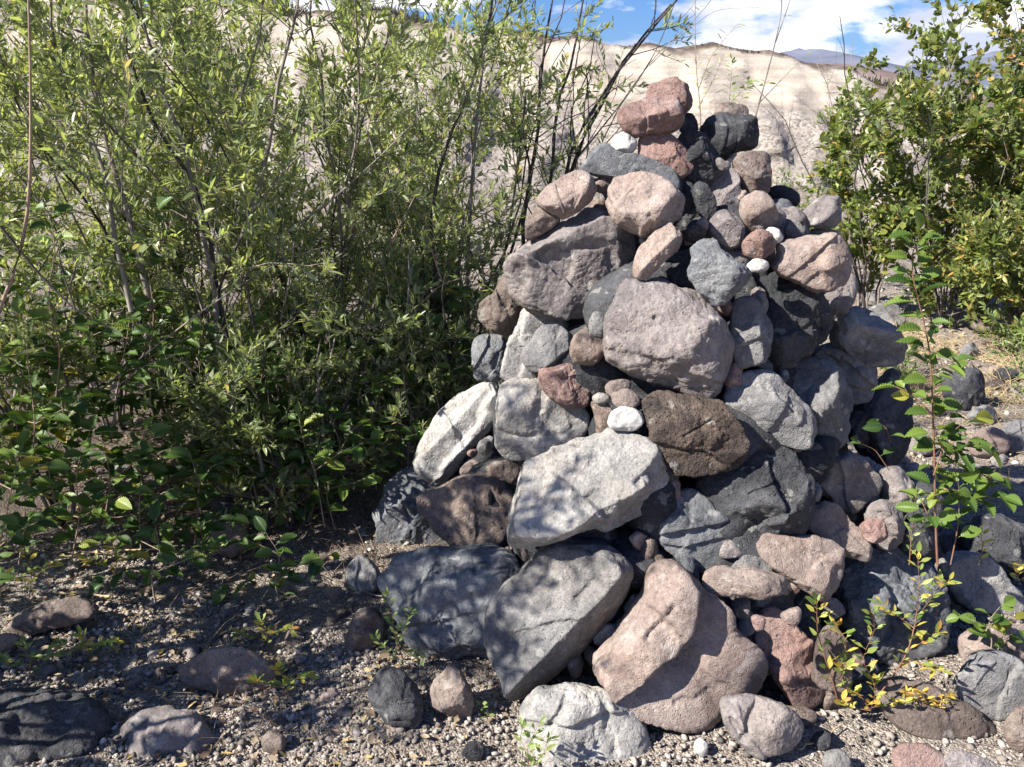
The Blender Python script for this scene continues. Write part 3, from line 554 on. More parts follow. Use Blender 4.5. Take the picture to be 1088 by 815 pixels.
S('biggest pink boulder at the lower front of the cairn', .03, 'pink', [(694,610),(705,605),(722,607),(737,618),(752,630),(766,634),(782,650),(788,668),(805,690),(810,708),(808,724),(798,740),(775,743),(768,763),(752,780),(735,777),(700,768),(677,760),(656,746),(642,730),(632,707),(650,688),(668,665),(682,642)], planes=[(-.40,.35,.85,.1),(.14,-.05,.98,.0),(.05,-.6,.8,.2),(-.1,.6,.8,.2)], T=.85, level=7, mode='g', nrand=0, e=.52, feat=[('ledge',[(742,610),(738,640),(732,668),(716,690),(700,698),(684,712)],-.045,3.5),('groove',[(684,672),(694,658),(699,655),(711,641)],.009,1.8),('groove',[(716,742),(735,738),(757,722)],.014,3),('groove',[(748,728),(765,748)],.02,4),('knob',[(668,712)],-.012,22)])
S('tall reddish stone right of the biggest pink boulder', .03, 'red', [(802,679),(806,663),(812,650),(822,645),(832,652),(849,667),(865,686),(876,706),(883,722),(880,738),(870,751),(853,752),(840,748),(833,739),(822,719),(808,697)], planes=[(-.3,.25,.9,.1),(.3,-.1,.9,.1)], mode='g', nrand=5, e=.7, feat=[('ledge',[(824,700),(850,706),(872,700)],-.014,4),('groove',[(838,715),(870,725)],.014,3)])
S('pale grey lopsided stone in front, right of the biggest pink boulder', .02, 'mauve', [(764,750),(769,742),(789,739),(815,742),(834,749),(847,760),(852,773),(847,787),(836,794),(815,800),(806,805),(795,796),(782,783),(772,774),(769,765)], planes=[(-.1,.6,.8,.05),(-.6,0,.7,.1)], mode='g', T=.8, feat=[('groove',[(802,742),(792,760),(788,775)],.014,3),('groove',[(776,760),(786,778)],.012,3)])
S('small flat brown stone behind the pale lopsided stone', -.01, 'brown', [(828,750),(850,751),(866,755),(868,766),(861,774),(848,767)], mode='g')
S('low pale grey boulder half buried at the bottom centre', .0, 'pale', [(546,800),(552,766),(562,746),(580,734),(604,728),(628,730),(650,742),(672,758),(686,776),(694,800),(690,825),(640,840),(570,835)], planes=[(-.1,.8,.6,.1)], mode=2.13, T=.8, level=7, feat=[('groove',[(640,735),(645,765),(650,790)],.012,4),('groove',[(600,738),(585,760)],.012,4)])
S('dark mauve stone behind the tall reddish stone', -.06, 'mauve', [(828,640),(845,626),(860,630),(872,648),(876,668),(862,690),(840,675)], mode='g')
S('small pinkish stone on the left of the tall reddish stone', .0, 'red', [(797,656),(803,653),(813,655),(812,668),(804,672)], mode=2.02)
S('small pinkish pale stone on top right of the tall reddish stone', .0, 'pink', [(829,654),(838,647),(850,644),(851,655),(845,667),(834,662)], mode=2.03)
S('yellowish triangular stone behind the seedling right of the reddish stone', .0, 'brown', [(864,735),(868,690),(874,674),(882,662),(892,668),(902,684),(905,735)], mode=2.18)
S('dark brown stone behind the reddish stone near the ground', -.03, 'brown', [(868,718),(885,700),(900,710),(905,735),(896,758),(878,758),(868,745)], mode='g')
S('dark blue boulder with glossy grey knob at the lower right', .0, 'blue', [(890,632),(896,606),(916,584),(940,575),(960,579),(980,592),(1000,615),(1007,645),(1003,678),(985,698),(955,712),(932,708),(910,690),(895,660)], planes=[(-.4,.6,.7,.1),(.5,-.1,.85,.15)], rough=1.6, T=1.1, level=7, mode='g', feat=[('knob',[(935,645)],-.02,8),('groove',[(930,615),(938,640),(932,672)],.018,6),('knob',[(915,625)],.015,16)])
S('pale boulder with pointed left end at the right edge', .0, 'pale', [(991,594),(1011,588),(1035,588),(1057,597),(1071,614),(1085,631),(1088,650),(1075,655),(1045,653),(1025,643),(1011,627),(998,610)], planes=[(-.2,.7,.7,.05)], mode='g')
S('flat pink slab behind the round grey stone at the right edge', -.02, 'pink', [(1020,680),(1035,670),(1060,666),(1100,666),(1110,700),(1070,715),(1035,712),(1022,703)], mode='g', T=.8)
S('round speckled grey stone with plant shadow at the right edge', .02, 'grey', [(1011,722),(1025,707),(1045,697),(1070,695),(1092,706),(1100,725),(1094,745),(1077,758),(1058,763),(1033,755),(1016,738)], rough=.4, mode='g')
S('flat reddish slab under the seedlings at the lower right', -.07, 'brown', [(928,728),(945,722),(985,724),(1010,737),(1035,751),(1055,770),(1062,790),(1040,798),(1010,790),(975,780),(945,768)], mode='g', T=.7, planes=[(-.1,.75,.65,-.25),(-.1,.3,.9,-.1)])
S('dark stone in shade behind the pale pointed boulder', -.02, 'dark', [(1018,565),(1045,546),(1075,549),(1097,570),(1102,600),(1085,617),(1050,607),(1025,592)], mode='g')
S('brown stone behind the sapling at the right', .0, 'mauve', [(994,545),(1004,531),(1020,530),(1026,545),(1016,560),(1000,560)], mode='g')
S('grey mauve stone at the foot of the sapling', .0, 'mauve', [(998,570),(1008,555),(1024,558),(1030,578),(1024,594),(1005,592)], mode='g')
S('small pinkish stone between the grey brown boulder and dark blue boulder', .0, 'red', [(914,558),(928,549),(941,554),(943,570),(932,578),(917,574)], mode=2.33)
S('dark mauve stone right of the pale pinkish pointed stone', -.03, 'mauve', [(920,540),(940,528),(956,540),(962,565),(955,582),(935,585),(925,570)], mode=2.42)
S('mauve stone in shade below the big dark right boulder', -.03, 'mauve', [(935,500),(955,494),(968,510),(972,535),(960,550),(940,540)], mode=2.5)
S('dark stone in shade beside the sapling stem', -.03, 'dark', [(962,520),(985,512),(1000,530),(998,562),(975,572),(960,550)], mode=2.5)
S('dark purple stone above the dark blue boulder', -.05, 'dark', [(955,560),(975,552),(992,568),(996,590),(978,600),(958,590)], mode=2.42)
# ---- little chips wedged into the gaps of the face
def inside(pt, P):
    x, y = pt; x1, y1 = P[:, 0], P[:, 1]; x2, y2 = np.roll(x1, -1), np.roll(y1, -1)
    c = ((y1 > y) != (y2 > y)) & (x < (x2 - x1) * (y - y1) / (y2 - y1 + 1e-9) + x1); return c.sum() % 2 == 1
def clear(pt): return min(float(np.min(np.linalg.norm(P - np.array(pt), axis=1))) for P in POLYS if abs(P[:, 0].mean() - pt[0]) < 150 and abs(P[:, 1].mean() - pt[1]) < 150)
cr_g = np.random.default_rng(64); nchip = 0; done = []
for _ in range(6000):
    if nchip >= 60: break
    px_ = cr_g.uniform(430, 960); py_ = cr_g.uniform(170, 720)
    rc_ = ray(px_, py_); dd_ = cone_depth(px_, py_); Pc = CAM + rc_ * dd_
    if math.hypot(Pc[0] - AX, Pc[1] - AY) > R0 * (1 - Pc[2] / (HC + .22)) + .02 or Pc[2] < .05: continue
    if any(inside((px_, py_), P) for P in POLYS): continue
    if any(math.hypot(px_ - a, py_ - b) < 14 for a, b in done): continue
    s = max(.010, min(.034, clear((px_, py_)) / F * dd_ * 1.5 + .008))
    R = s * (1 + .25 * np.sin(np.arange(720) / 720 * 2 * math.pi * 2 + cr_g.uniform(0, 6)) + .12 * np.sin(np.arange(720) / 720 * 2 * math.pi * 3 + cr_g.uniform(0, 6)))
    V, Fc = stone_shape(R, s * cr_g.uniform(.55, .9), [(*cr_g.normal(size=3), -.25) for _ in range(5)], int(cr_g.integers(1e6)), 4)
    o = mesh_obj('stone_chip', V, Fc, RM[('grey', 'mauve', 'pink', 'brown', 'red', 'pale', 'blue')[int(cr_g.integers(7))]], smooth=True, loc=CAM + rc_ * (dd_ + .05))
    o.rotation_euler = (cr_g.uniform(0, 6), cr_g.uniform(0, 6), cr_g.uniform(0, 6))
    tag(o, 'small stone chip wedged into a gap between the larger cairn stones', 'stone', 'chips wedged between the cairn stones'); done.append((px_, py_)); nchip += 1
print('chips', nchip)
# ---- packing stones inside and at the back of the cairn
fr = np.random.default_rng(11)
nfill = 0
for zl in np.arange(.10, 1.45, .17):
    rc = R0 * (1 - zl / (HC + .22)) + .02
    for ring, rr in ((0, rc - .20), (1, rc - .40)):
        if rr < .05: 
            if ring == 1: continue
            rr = .02
        n = max(1, int(2 * math.pi * rr / .27))
        for k in range(n):
            a = 2 * math.pi * (k + fr.uniform(-.2, .2)) / n + zl * 7
            back = math.sin(a) > .25
            r2 = rr + (.12 if back and ring == 0 else 0)
            px_, py_ = AX + r2 * math.cos(a), AY + r2 * math.sin(a)
            rad = fr.uniform(.13, .165) * (1 if zl < 1.1 else .8)
            R = rad * (1 + .18 * np.sin(np.arange(720) / 720 * 2 * math.pi * 2 + fr.uniform(0, 6)) + .1 * np.sin(np.arange(720) / 720 * 2 * math.pi * 3 + fr.uniform(0, 6)))
            V, Fc = stone_shape(R, rad * fr.uniform(.75, 1), (), int(fr.integers(1e6)), 4)
            o = mesh_obj('stone', V, Fc, RM[('dark', 'mauve', 'grey', 'brown')[int(fr.integers(4))] if back else 'dark'], smooth=True, loc=(px_, py_, zl + .02))  # all but the back ones dark rock: gap shade put into colour
            o.rotation_euler = (fr.uniform(0, 6), fr.uniform(0, 6), fr.uniform(0, 6))
            tag(o, 'stone packed deep in the shaded gaps inside the cairn', 'stone', 'packing stones in the gaps of the cairn'); nfill += 1

# ---- stones lying on the ground
GG = 'stones lying on the gravel around the cairn'
def G(label, dz, mat, poly, T=1.0, planes=(), mode='g', **k):
    return stone('stone', label, mode, dz, mat, poly, T, planes, GG, **k)
G('dark mossy boulder cut off by the bottom left corner', 0, 'dark', [(-40,750),(0,741),(30,736),(55,736),(80,745),(105,760),(113,785),(112,830),(60,860),(-40,860)], mode=2.16, T=.8, level=6, rough=1.7, planes=[(-.1,.85,.5,-.25)])
G('dark mauve flat topped stone at the bottom, right of the corner boulder', 0, 'mauve', [(120,805),(126,770),(140,760),(180,757),(210,760),(228,778),(237,800),(235,840),(180,855),(125,845)], mode=2.16, T=.8, planes=[(0,.85,.55,-.25)], level=6)
G('low layered brown stone on the shaded gravel', 0, 'brown', [(185,712),(205,700),(230,688),(260,690),(280,700),(293,712),(289,728),(265,737),(225,738),(200,731)], T=.7)
G('long flat pinkish brown stone at the left edge of the gravel', 0, 'brown', [(8,670),(18,652),(45,640),(80,633),(100,640),(106,652),(85,662),(50,668),(30,677)], T=.8)
G('flat pinkish stone cut by the left picture edge', 0, 'pink', [(-30,690),(-10,676),(10,672),(22,676),(15,688),(-10,700)], T=.7)
G('round dark layered stone on the gravel left of the brown one', 0, 'dark', [(391,740),(394,722),(405,711),(420,709),(436,720),(447,738),(449,757),(436,770),(412,769),(397,756)], rough=.8)
G('small brown stone standing at the foot of the blue grey boulder', 0, 'brown', [(456,738),(464,720),(476,708),(487,709),(497,726),(504,745),(501,759),(488,766),(473,758),(460,750)])
G('round cream stone with shadow stripes at the left foot', 0, 'pale', [(367,612),(372,598),(382,590),(395,596),(404,610),(402,626),(388,634),(373,628)], rough=.4)
G('dark brown stone under the round cream stone', 0, 'brown', [(366,680),(374,655),(385,644),(401,648),(410,665),(404,686),(386,693),(371,690)])
G('small tan stone at the bottom left of centre', 0, 'brown', [(277,790),(281,779),(291,776),(302,782),(304,793),(297,800),(283,799)])
G('pinkish stone with stripes of shade below the small shrub leaves', 0, 'pink', [(222,580),(228,562),(242,555),(256,558),(264,572),(258,588),(238,594)])
G('smooth dark grey stone among the dark undergrowth', 0, 'dark', [(223,538),(230,529),(243,528),(252,535),(250,545),(235,548)], rough=.4)
G('small brown stone left in the shaded undergrowth', 0, 'brown', [(120,578),(125,566),(136,563),(144,572),(140,584),(128,588)])
G('small white pebble in front of the biggest pink boulder', 0, 'white', [(737,797),(739,787),(746,784),(752,790),(751,800),(744,804)])
G('small dark stone at the bottom, left of a round grey one', 0, 'dark', [(861,790),(868,779),(880,777),(884,786),(877,796),(866,797)])
G('round grey stone at the bottom edge, right of the pale stone', 0, 'grey', [(874,810),(880,800),(893,797),(903,804),(903,818),(890,824),(877,820)], rough=.4)
G('dark grey stone partly buried left of the low pale boulder', 0, 'dark', [(489,800),(496,790),(508,788),(516,796),(512,806),(498,808)])
G('reddish flat stone at the bottom right edge', 0, 'red', [(948,800),(960,789),(985,791),(1005,802),(1017,820),(980,832),(955,824)], T=.5)
G('dark flat stone in the bottom right, beside the reddish flat one', 0, 'mauve', [(1000,803),(1015,796),(1040,802),(1062,815),(1066,836),(1020,838)], T=.5)
G('sandy brown stone at the lower right corner', 0, 'brown', [(1066,768),(1085,752),(1112,756),(1115,800),(1085,802),(1068,786)], T=.7)
G('blue black boulder on the ground right of the sapling', 0, 'dark', [(1001,405),(1010,394),(1030,390),(1042,399),(1046,418),(1042,433),(1020,436),(1007,424)], T=1.1)
G('grey angular stone below the blue black boulder', 0, 'grey', [(1025,443),(1036,432),(1054,431),(1062,442),(1056,452),(1035,453)])
G('pale pink slab on the ground at the right', 0, 'pink', [(1026,478),(1035,460),(1050,452),(1068,460),(1074,478),(1058,488),(1036,487)], T=.6)
G('grey brown slab at the right edge beyond the pink slab', 0, 'grey', [(1058,470),(1066,452),(1082,446),(1100,452),(1100,476),(1078,484)], T=.7)
G('small dark stone right of the blue black boulder', 0, 'dark', [(1056,400),(1060,392),(1072,390),(1081,395),(1080,403),(1066,405)])
G('small mauve stone left of the sapling stem', 0, 'mauve', [(966,478),(970,465),(982,461),(992,469),(991,481),(978,485)])
G('low pale grey slab on the ground right of the pink shoulder boulder', 0, 'grey', [(918,338),(926,325),(942,320),(958,328),(962,343),(948,352),(928,350)], T=.8)
G('small pink stone on the ground beside the cairn shoulder', 0, 'pink', [(896,326),(900,318),(910,317),(913,325),(906,331)])
G('wide flat brown slab lying below the bushes at the right', 0, 'brown', [(1030,346),(1036,332),(1055,328),(1078,334),(1086,348),(1065,355),(1040,354)], T=.5)
G('grey round stone in the mid ground right of the alder sapling', 0, 'grey', [(1019,374),(1024,365),(1034,364),(1040,372),(1036,381),(1024,381)])
G('pale stone under the right bush', 0, 'pale', [(1004,302),(1010,288),(1024,284),(1038,290),(1040,304),(1024,312)])
G('flat grey stone among the undergrowth left of the cairn', 0, 'grey', [(405,440),(410,430),(422,427),(433,432),(430,442),(415,446)], T=.8)
G('weathered grey driftwood like stone in the undergrowth', 0, 'mauve', [(378,436),(384,424),(393,423),(400,433),(394,440)], T=.8)
G('half hidden pale stone seen through the shrubs', 0, 'pale', [(478,262),(485,250),(500,246),(512,253),(512,266),(495,272)])
G('blue grey stone on the far slope foot above the right bush', 0, 'blue', [(832,170),(834,161),(842,157),(848,163),(847,171),(838,174)])
N0 = 0
# random scatter of further countable stones in the mid ground, each labelled as part of one indistinguishable lot
pr = np.random.default_rng(23)
for k in range(110):
    if k < 24: px_, py_ = pr.uniform(910, 1088), pr.uniform(300, 500)
    elif k < 85: px_, py_ = pr.uniform(0, 560), pr.uniform(470, 800)
    else: px_, py_ = pr.uniform(0, 560), pr.uniform(250, 470)
    gp = on_ground(px_, py_)
    if math.hypot(gp[0] - AX, gp[1] - AY) < .98: continue
    s = pr.uniform(.012, .035) * (1 + .12 * gp[1]) * (1.3 if k < 24 or k > 85 else .8)
    R = s * (1 + .22 * np.sin(np.arange(720) / 720 * 2 * math.pi * 2 + pr.uniform(0, 6)) + .1 * np.sin(np.arange(720) / 720 * 2 * math.pi * 3 + pr.uniform(0, 6)))
    V, Fc = stone_shape(R, s * pr.uniform(.6, .9), (), int(pr.integers(1e6)), 4)
    o = mesh_obj('stone', V, Fc, RM[('grey', 'mauve', 'pink', 'brown', 'brown', 'mauve')[int(pr.integers(6))]], smooth=True, loc=(gp[0], gp[1], gp[2] - s * .05))
    o.rotation_euler = (pr.uniform(-.4, .4), pr.uniform(-.4, .4), pr.uniform(0, 6))
    tag(o, 'fist sized or smaller stone scattered on the open gravel', 'stone', 'loose small stones scattered on the gravel')

# gravel: uncountable
def pebble_mat():
    m, t, b = new_mat('pebble'); at_ = N(t, 'ShaderNodeAttribute', attribute_name='tint')
    r = ramp(t, [(0, (.08,.075,.07)), (.3, (.22,.19,.165)), (.55, (.36,.315,.275)), (.85, (.45,.41,.36)), (1, (.62,.59,.54))]); L(t, at_.outputs['Fac'], r.inputs[0])
    tc = N(t, 'ShaderNodeTexCoord'); n = noise(t, tc.outputs['Object'], 260, 4, .7); rr = ramp(t, [(.3, (.75,)*3), (.7, (1.2,)*3)]); L(t, n.outputs[0], rr.inputs[0])
    L(t, mixc(t, 1.0, r.outputs[0], rr.outputs[0], 'MULTIPLY'), b.inputs['Base Color']); return m
def rand_rot(n, r):
    q = r.normal(size=(n, 4)); q /= np.linalg.norm(q, axis=1)[:, None]; w, x, y, z = q.T
    return np.stack([1-2*(y*y+z*z), 2*(x*y-z*w), 2*(x*z+y*w), 2*(x*y+z*w), 1-2*(x*x+z*z), 2*(y*z-x*w), 2*(x*z-y*w), 2*(y*z+x*w), 1-2*(x*x+y*y)], 1).reshape(n, 3, 3)
def pebbles(name, n, xr, yr, rlo, rhi, seed, power=3.0):
    r = np.random.default_rng(seed); D, Fc = ico(1)
    x = r.uniform(*xr, n); y = yr[0] + (yr[1] - yr[0]) * r.uniform(0, 1, n) ** 1.2
    dens = fbm(np.stack([x * 3.1, y * 3.1, 0 * x + seed], 1), 4, .6) * .9 + r.uniform(-.35, .65, n)
    kp = (dens > 0) & ~((x < .2) & (y > 2.55 + .3 * np.sin(3 * x)) & (y < 6) & (r.uniform(size=n) < .8)); x, y = x[kp], y[kp]; n = len(x)
    rad = rlo + (rhi - rlo) * r.uniform(0, 1, n) ** power
    sc = np.stack([rad * r.uniform(.8, 1.4, n), rad * r.uniform(.7, 1.1, n), rad * r.uniform(.45, .85, n)], 1)
    a = r.uniform(0, 6.28, n); ca, sa = np.cos(a), np.sin(a)
    v = D[None] * (1 + r.uniform(-.22, .22, (n, len(D), 1))) * sc[:, None]
    R = rand_rot(n, r); v = np.where(r.uniform(size=(n, 1, 1)) < .5, np.einsum('nij,nkj->nki', R, v), v)
    v = np.stack([v[..., 0] * ca[:, None] - v[..., 1] * sa[:, None], v[..., 0] * sa[:, None] + v[..., 1] * ca[:, None], v[..., 2]], -1)
    z = gz(x, y) + .004 + rad * .15
    V = v + np.stack([x, y, z], 1)[:, None]
    Fa = Fc[None] + (np.arange(n) * len(D))[:, None, None]
    tint = np.repeat(np.clip(r.beta(1.7, 2.1, n), 0, 1), len(D))
    o = mesh_obj(name, V.reshape(-1, 3), Fa.reshape(-1, 3), PEB, tint=tint, smooth=True); tag(o, kind='stuff'); return o
PEB = pebble_mat()
pebbles('gravel', 56000, (-1.9, 1.9), (1.35, 3.6), .0024, .012, 1, 4.0)
pebbles('pebble_scatter', 15000, (-4.5, 6.5), (3.3, 11), .005, .024, 2, 3.5)
# ------------------------------------------------------------------ vegetation helpers
def nrm(v): return v / (np.linalg.norm(v, axis=-1, keepdims=True) + 1e-9)
def tubes(P, Rr, S=4):
    """P (n,K,3) points, Rr (n,K) radii -> verts, faces"""
    n, K, _ = P.shape
    T = nrm(np.gradient(P, axis=1)); a = np.where(np.abs(T[..., 2:3]) < .9, np.array([0, 0, 1.]), np.array([1., 0, 0]))
    B = nrm(np.cross(T, a)); C = np.cross(T, B)
    th = np.arange(S) * 2 * math.pi / S
    V = P[:, :, None] + Rr[:, :, None, None] * (np.cos(th)[None, None, :, None] * B[:, :, None] + np.sin(th)[None, None, :, None] * C[:, :, None])
    i = np.arange(n * K * S).reshape(n, K, S); j = np.roll(i, -1, 2)
    f = np.stack([i[:, :-1], j[:, :-1], j[:, 1:], i[:, 1:]], -1).reshape(-1, 4)
    return V.reshape(-1, 3), f
def leaf_template(kind):
    if kind == 'lance':   # slender, slightly curled
        v = np.array([(0,0,0), (.30,.115,.02), (.30,-.115,.02), (.66,.095,.0), (.66,-.095,.0), (1,0,-.07), (.30,0,-.012), (.66,0,-.03)])
        f3 = [(0,2,6), (0,6,1), (4,5,7), (7,5,3)]; f4 = [(6,2,4,7), (1,6,7,3)]
        return v, np.array(f3), np.array(f4)
    if kind == 'oval':
        v = np.array([(0,0,0), (.25,.23,.03), (.25,-.23,.03), (.65,.24,.02), (.65,-.24,.02), (1,0,-.07), (.25,0,-.03), (.65,0,-.04)])
        f3 = [(0,2,6), (0,6,1), (4,5,7), (7,5,3)]; f4 = [(6,2,4,7), (1,6,7,3)]
        return v, np.array(f3), np.array(f4)
    # ribbed: corrugated along the side veins, serrated edge, folded on the midrib
    nx, ny = 19, 7; v = []
    for i in range(nx):
        u = i / (nx - 1); w = .29 * math.sin(math.pi * min(1, u * .97 + .02) ** .82) ** .75 if u < 1 else 0
        for j in range(ny):
            s = (j - 3) / 3
            uu = u + abs(s) * .10 * (1 - u)
            edge = (1 + .07 * (1 if i % 2 else -1)) if abs(s) == 1 else 1
            z = abs(s) * w * .45 + (.034 if i % 2 else -.034) * (abs(s) > .1) * (w > .05) - .26 * u * u
            v.append((uu, s * w * edge, z))
    i = np.arange(nx * ny).reshape(nx, ny)
    f4 = np.stack([i[:-1, :-1], i[1:, :-1], i[1:, 1:], i[:-1, 1:]], -1).reshape(-1, 4)
    return np.array(v), np.zeros((0, 3), int), f4
TPL = {k: leaf_template(k) for k in ('lance', 'oval', 'ribbed')}
def leaves(kind, P, D, Nn, Ln, Wd, tint):
    v, f3, f4 = TPL[kind]; n = len(P)
    D = nrm(D); Nn = nrm(Nn - (Nn * D).sum(-1, keepdims=True) * D); S = np.cross(Nn, D)
    V = P[:, None] + Ln[:, None, None] * (v[None, :, 0:1] * D[:, None] + v[None, :, 1:2] * Wd[:, None, None] * S[:, None] + v[None, :, 2:3] * Nn[:, None])
    o = (np.arange(n) * len(v))[:, None, None]
    return V.reshape(-1, 3), (f3[None] + o).reshape(-1, 3), (f4[None] + o).reshape(-1, 4), (np.repeat(tint, len(v)) + (np.tile(np.where((np.arange(len(v)) // 7) % 2, .10, -.08), n) if kind == 'ribbed' else 0))
def interp_poly(P, t):
    """P (m,K,3), t (m,) in 0..1 -> points & tangents"""
    K = P.shape[1]; x = np.clip(t, 0, .999) * (K - 1); i = x.astype(int); f = (x - i)[:, None]; m = np.arange(len(P))
    a, b = P[m, i], P[m, i + 1]; return a + (b - a) * f, nrm(b - a)
def grow(parent, idx, t, L_, ang, K, r, up=.35, wob=.08):
    """children on parents: start at t, leave at angle ang, bend upward"""
    p0, tan = interp_poly(parent[idx], t); n = len(idx)
    rd = r.normal(size=(n, 3)); rd = nrm(rd - (rd * tan).sum(1, keepdims=True) * tan)
    d = nrm(tan * np.cos(ang)[:, None] + rd * np.sin(ang)[:, None])
    P = np.zeros((n, K, 3)); P[:, 0] = p0
    for k in range(1, K):
        d = nrm(d + np.array([0, 0, up / K]) + r.normal(size=(n, 3)) * wob)
        P[:, k] = P[:, k - 1] + d * (L_ / (K - 1))[:, None]
    return P
def shrub(name, label, cat, base, height, spread, nst, kind='willow', leaf='lance', llen=.046, lw=1.15, nb=11, ntw=9, nl=13, seed=0,
          bark='grey', group=None, low=.12, lean=(0, 0), tw_len=.15, stem_r=.009, keep=None, tint_mu=.45, tint_sd=.22, trace=None, up=.22, blen=.36):
    r = np.random.default_rng(seed)
    root = empty(name, (base[0], base[1], float(gz(*base[:2])) - .02)); tag(root, label, cat, group)
    O = np.array(root.location[:])
    K = 12; st = []
    for k in range(nst):
        a = r.uniform(0, 2 * math.pi); q = 1.35 * spread * math.sqrt(r.uniform(.02, 1)); hh = height * r.uniform(.72, 1.05)
        tip = np.array([math.cos(a) * q + lean[0], math.sin(a) * q + lean[1], hh])
        p = np.array([math.cos(a), math.sin(a), 0]) * r.uniform(0, .09)
        u = np.linspace(0, 1, K)[:, None]
        w = np.cumsum(r.normal(size=(K, 3)) * .030 * height / 2, 0); w[:, 2] = 0; w -= w[0]
        st.append(p + (tip - p) * np.concatenate([u ** 1.25, u ** 1.25, u ** .92], 1) + w)
    for tr in (trace or []):       # stems whose course was read from the photograph, world points
        q = np.array(tr) - O; s = np.linspace(0, 1, len(q)); uu = np.linspace(0, 1, K)
        st.append(np.stack([np.interp(uu, s, q[:, c]) for c in range(3)], 1) + np.cumsum(r.normal(size=(K, 3)) * .004, 0))
    st = np.array(st); ns = len(st)
    for k in range(ns):
        rr = stem_r * (r.uniform(.6, 1.15) if k < nst else r.uniform(1.0, 1.25)) * np.linspace(1, .28, K)
        V, f = tubes(st[k:k + 1], rr[None], 6)
        mesh_obj('stem', V, f, BM[bark if r.uniform() < .75 else 'dark'], root, smooth=True)
    idx = np.repeat(np.arange(ns), nb); m = len(idx); t = low + (1 - low) * r.uniform(0, .97, m)
    bl = height * blen * (1.08 - t * .75) * r.uniform(.55, 1.15, m)
    B = grow(st, idx, t, bl, r.uniform(.45, 1.25, m), 7, r, up, .13)
    rb = (.30 * stem_r * (1.15 - t * .5))[:, None] * np.linspace(1, .35, 7)[None]
    i2 = np.repeat(np.arange(m), ntw); m2 = len(i2); t2 = r.uniform(.15, 1, m2)
    Tw = grow(B, i2, t2, tw_len * r.uniform(.5, 1.3, m2), r.uniform(.3, .9, m2), 4, r, .2, .08)
    if keep is not None:
        w = Tw.mean(1) + O; kk = keep(w, r); Tw = Tw[kk]; m2 = len(Tw)
    rt = np.full((m2, 1), .0012 if height > 1 else .001) * np.linspace(1.1, .5, 4)[None]
    V1, f1 = tubes(B, rb, 4); V2, f2 = tubes(Tw, rt, 3)
    mesh_obj('branches', np.concatenate([V1, V2]), np.concatenate([f1, f2 + len(V1)]), BM[bark], root)
    i3 = np.repeat(np.arange(m2), nl); n3 = len(i3); t3 = np.tile((np.arange(nl) + .5) / nl, m2) + r.uniform(-.03, .03, n3)
    P, T = interp_poly(Tw[i3], t3)
    rd = r.normal(size=(n3, 3)); rd = nrm(rd - (rd * T).sum(1, keepdims=True) * T)
    aa = r.uniform(.45, 1.15, n3)[:, None]
    D = T * np.cos(aa) + rd * np.sin(aa) + np.array([0, 0, .12]) + r.normal(size=(n3, 3)) * .12
    Nn = np.array([0, 0, 1.]) + r.normal(size=(n3, 3)) * .55 + .4 * T
    br = np.repeat(r.normal(0, .12, m2), nl)
    tint = np.clip(r.normal(tint_mu, tint_sd, n3) + br, 0, 1); tint[r.uniform(size=n3) < .012] = 1
    Ln = llen * r.uniform(.55, 1.15, n3) * (1 - .35 * (t3 > .85)); Wd = lw * r.uniform(.75, 1.25, n3)
    V, a3, a4, tt = leaves(leaf, P, D, Nn, Ln, Wd, tint)
    mesh_obj('foliage', V, [a3, a4], LM[kind], root, tint=tt)
    return root
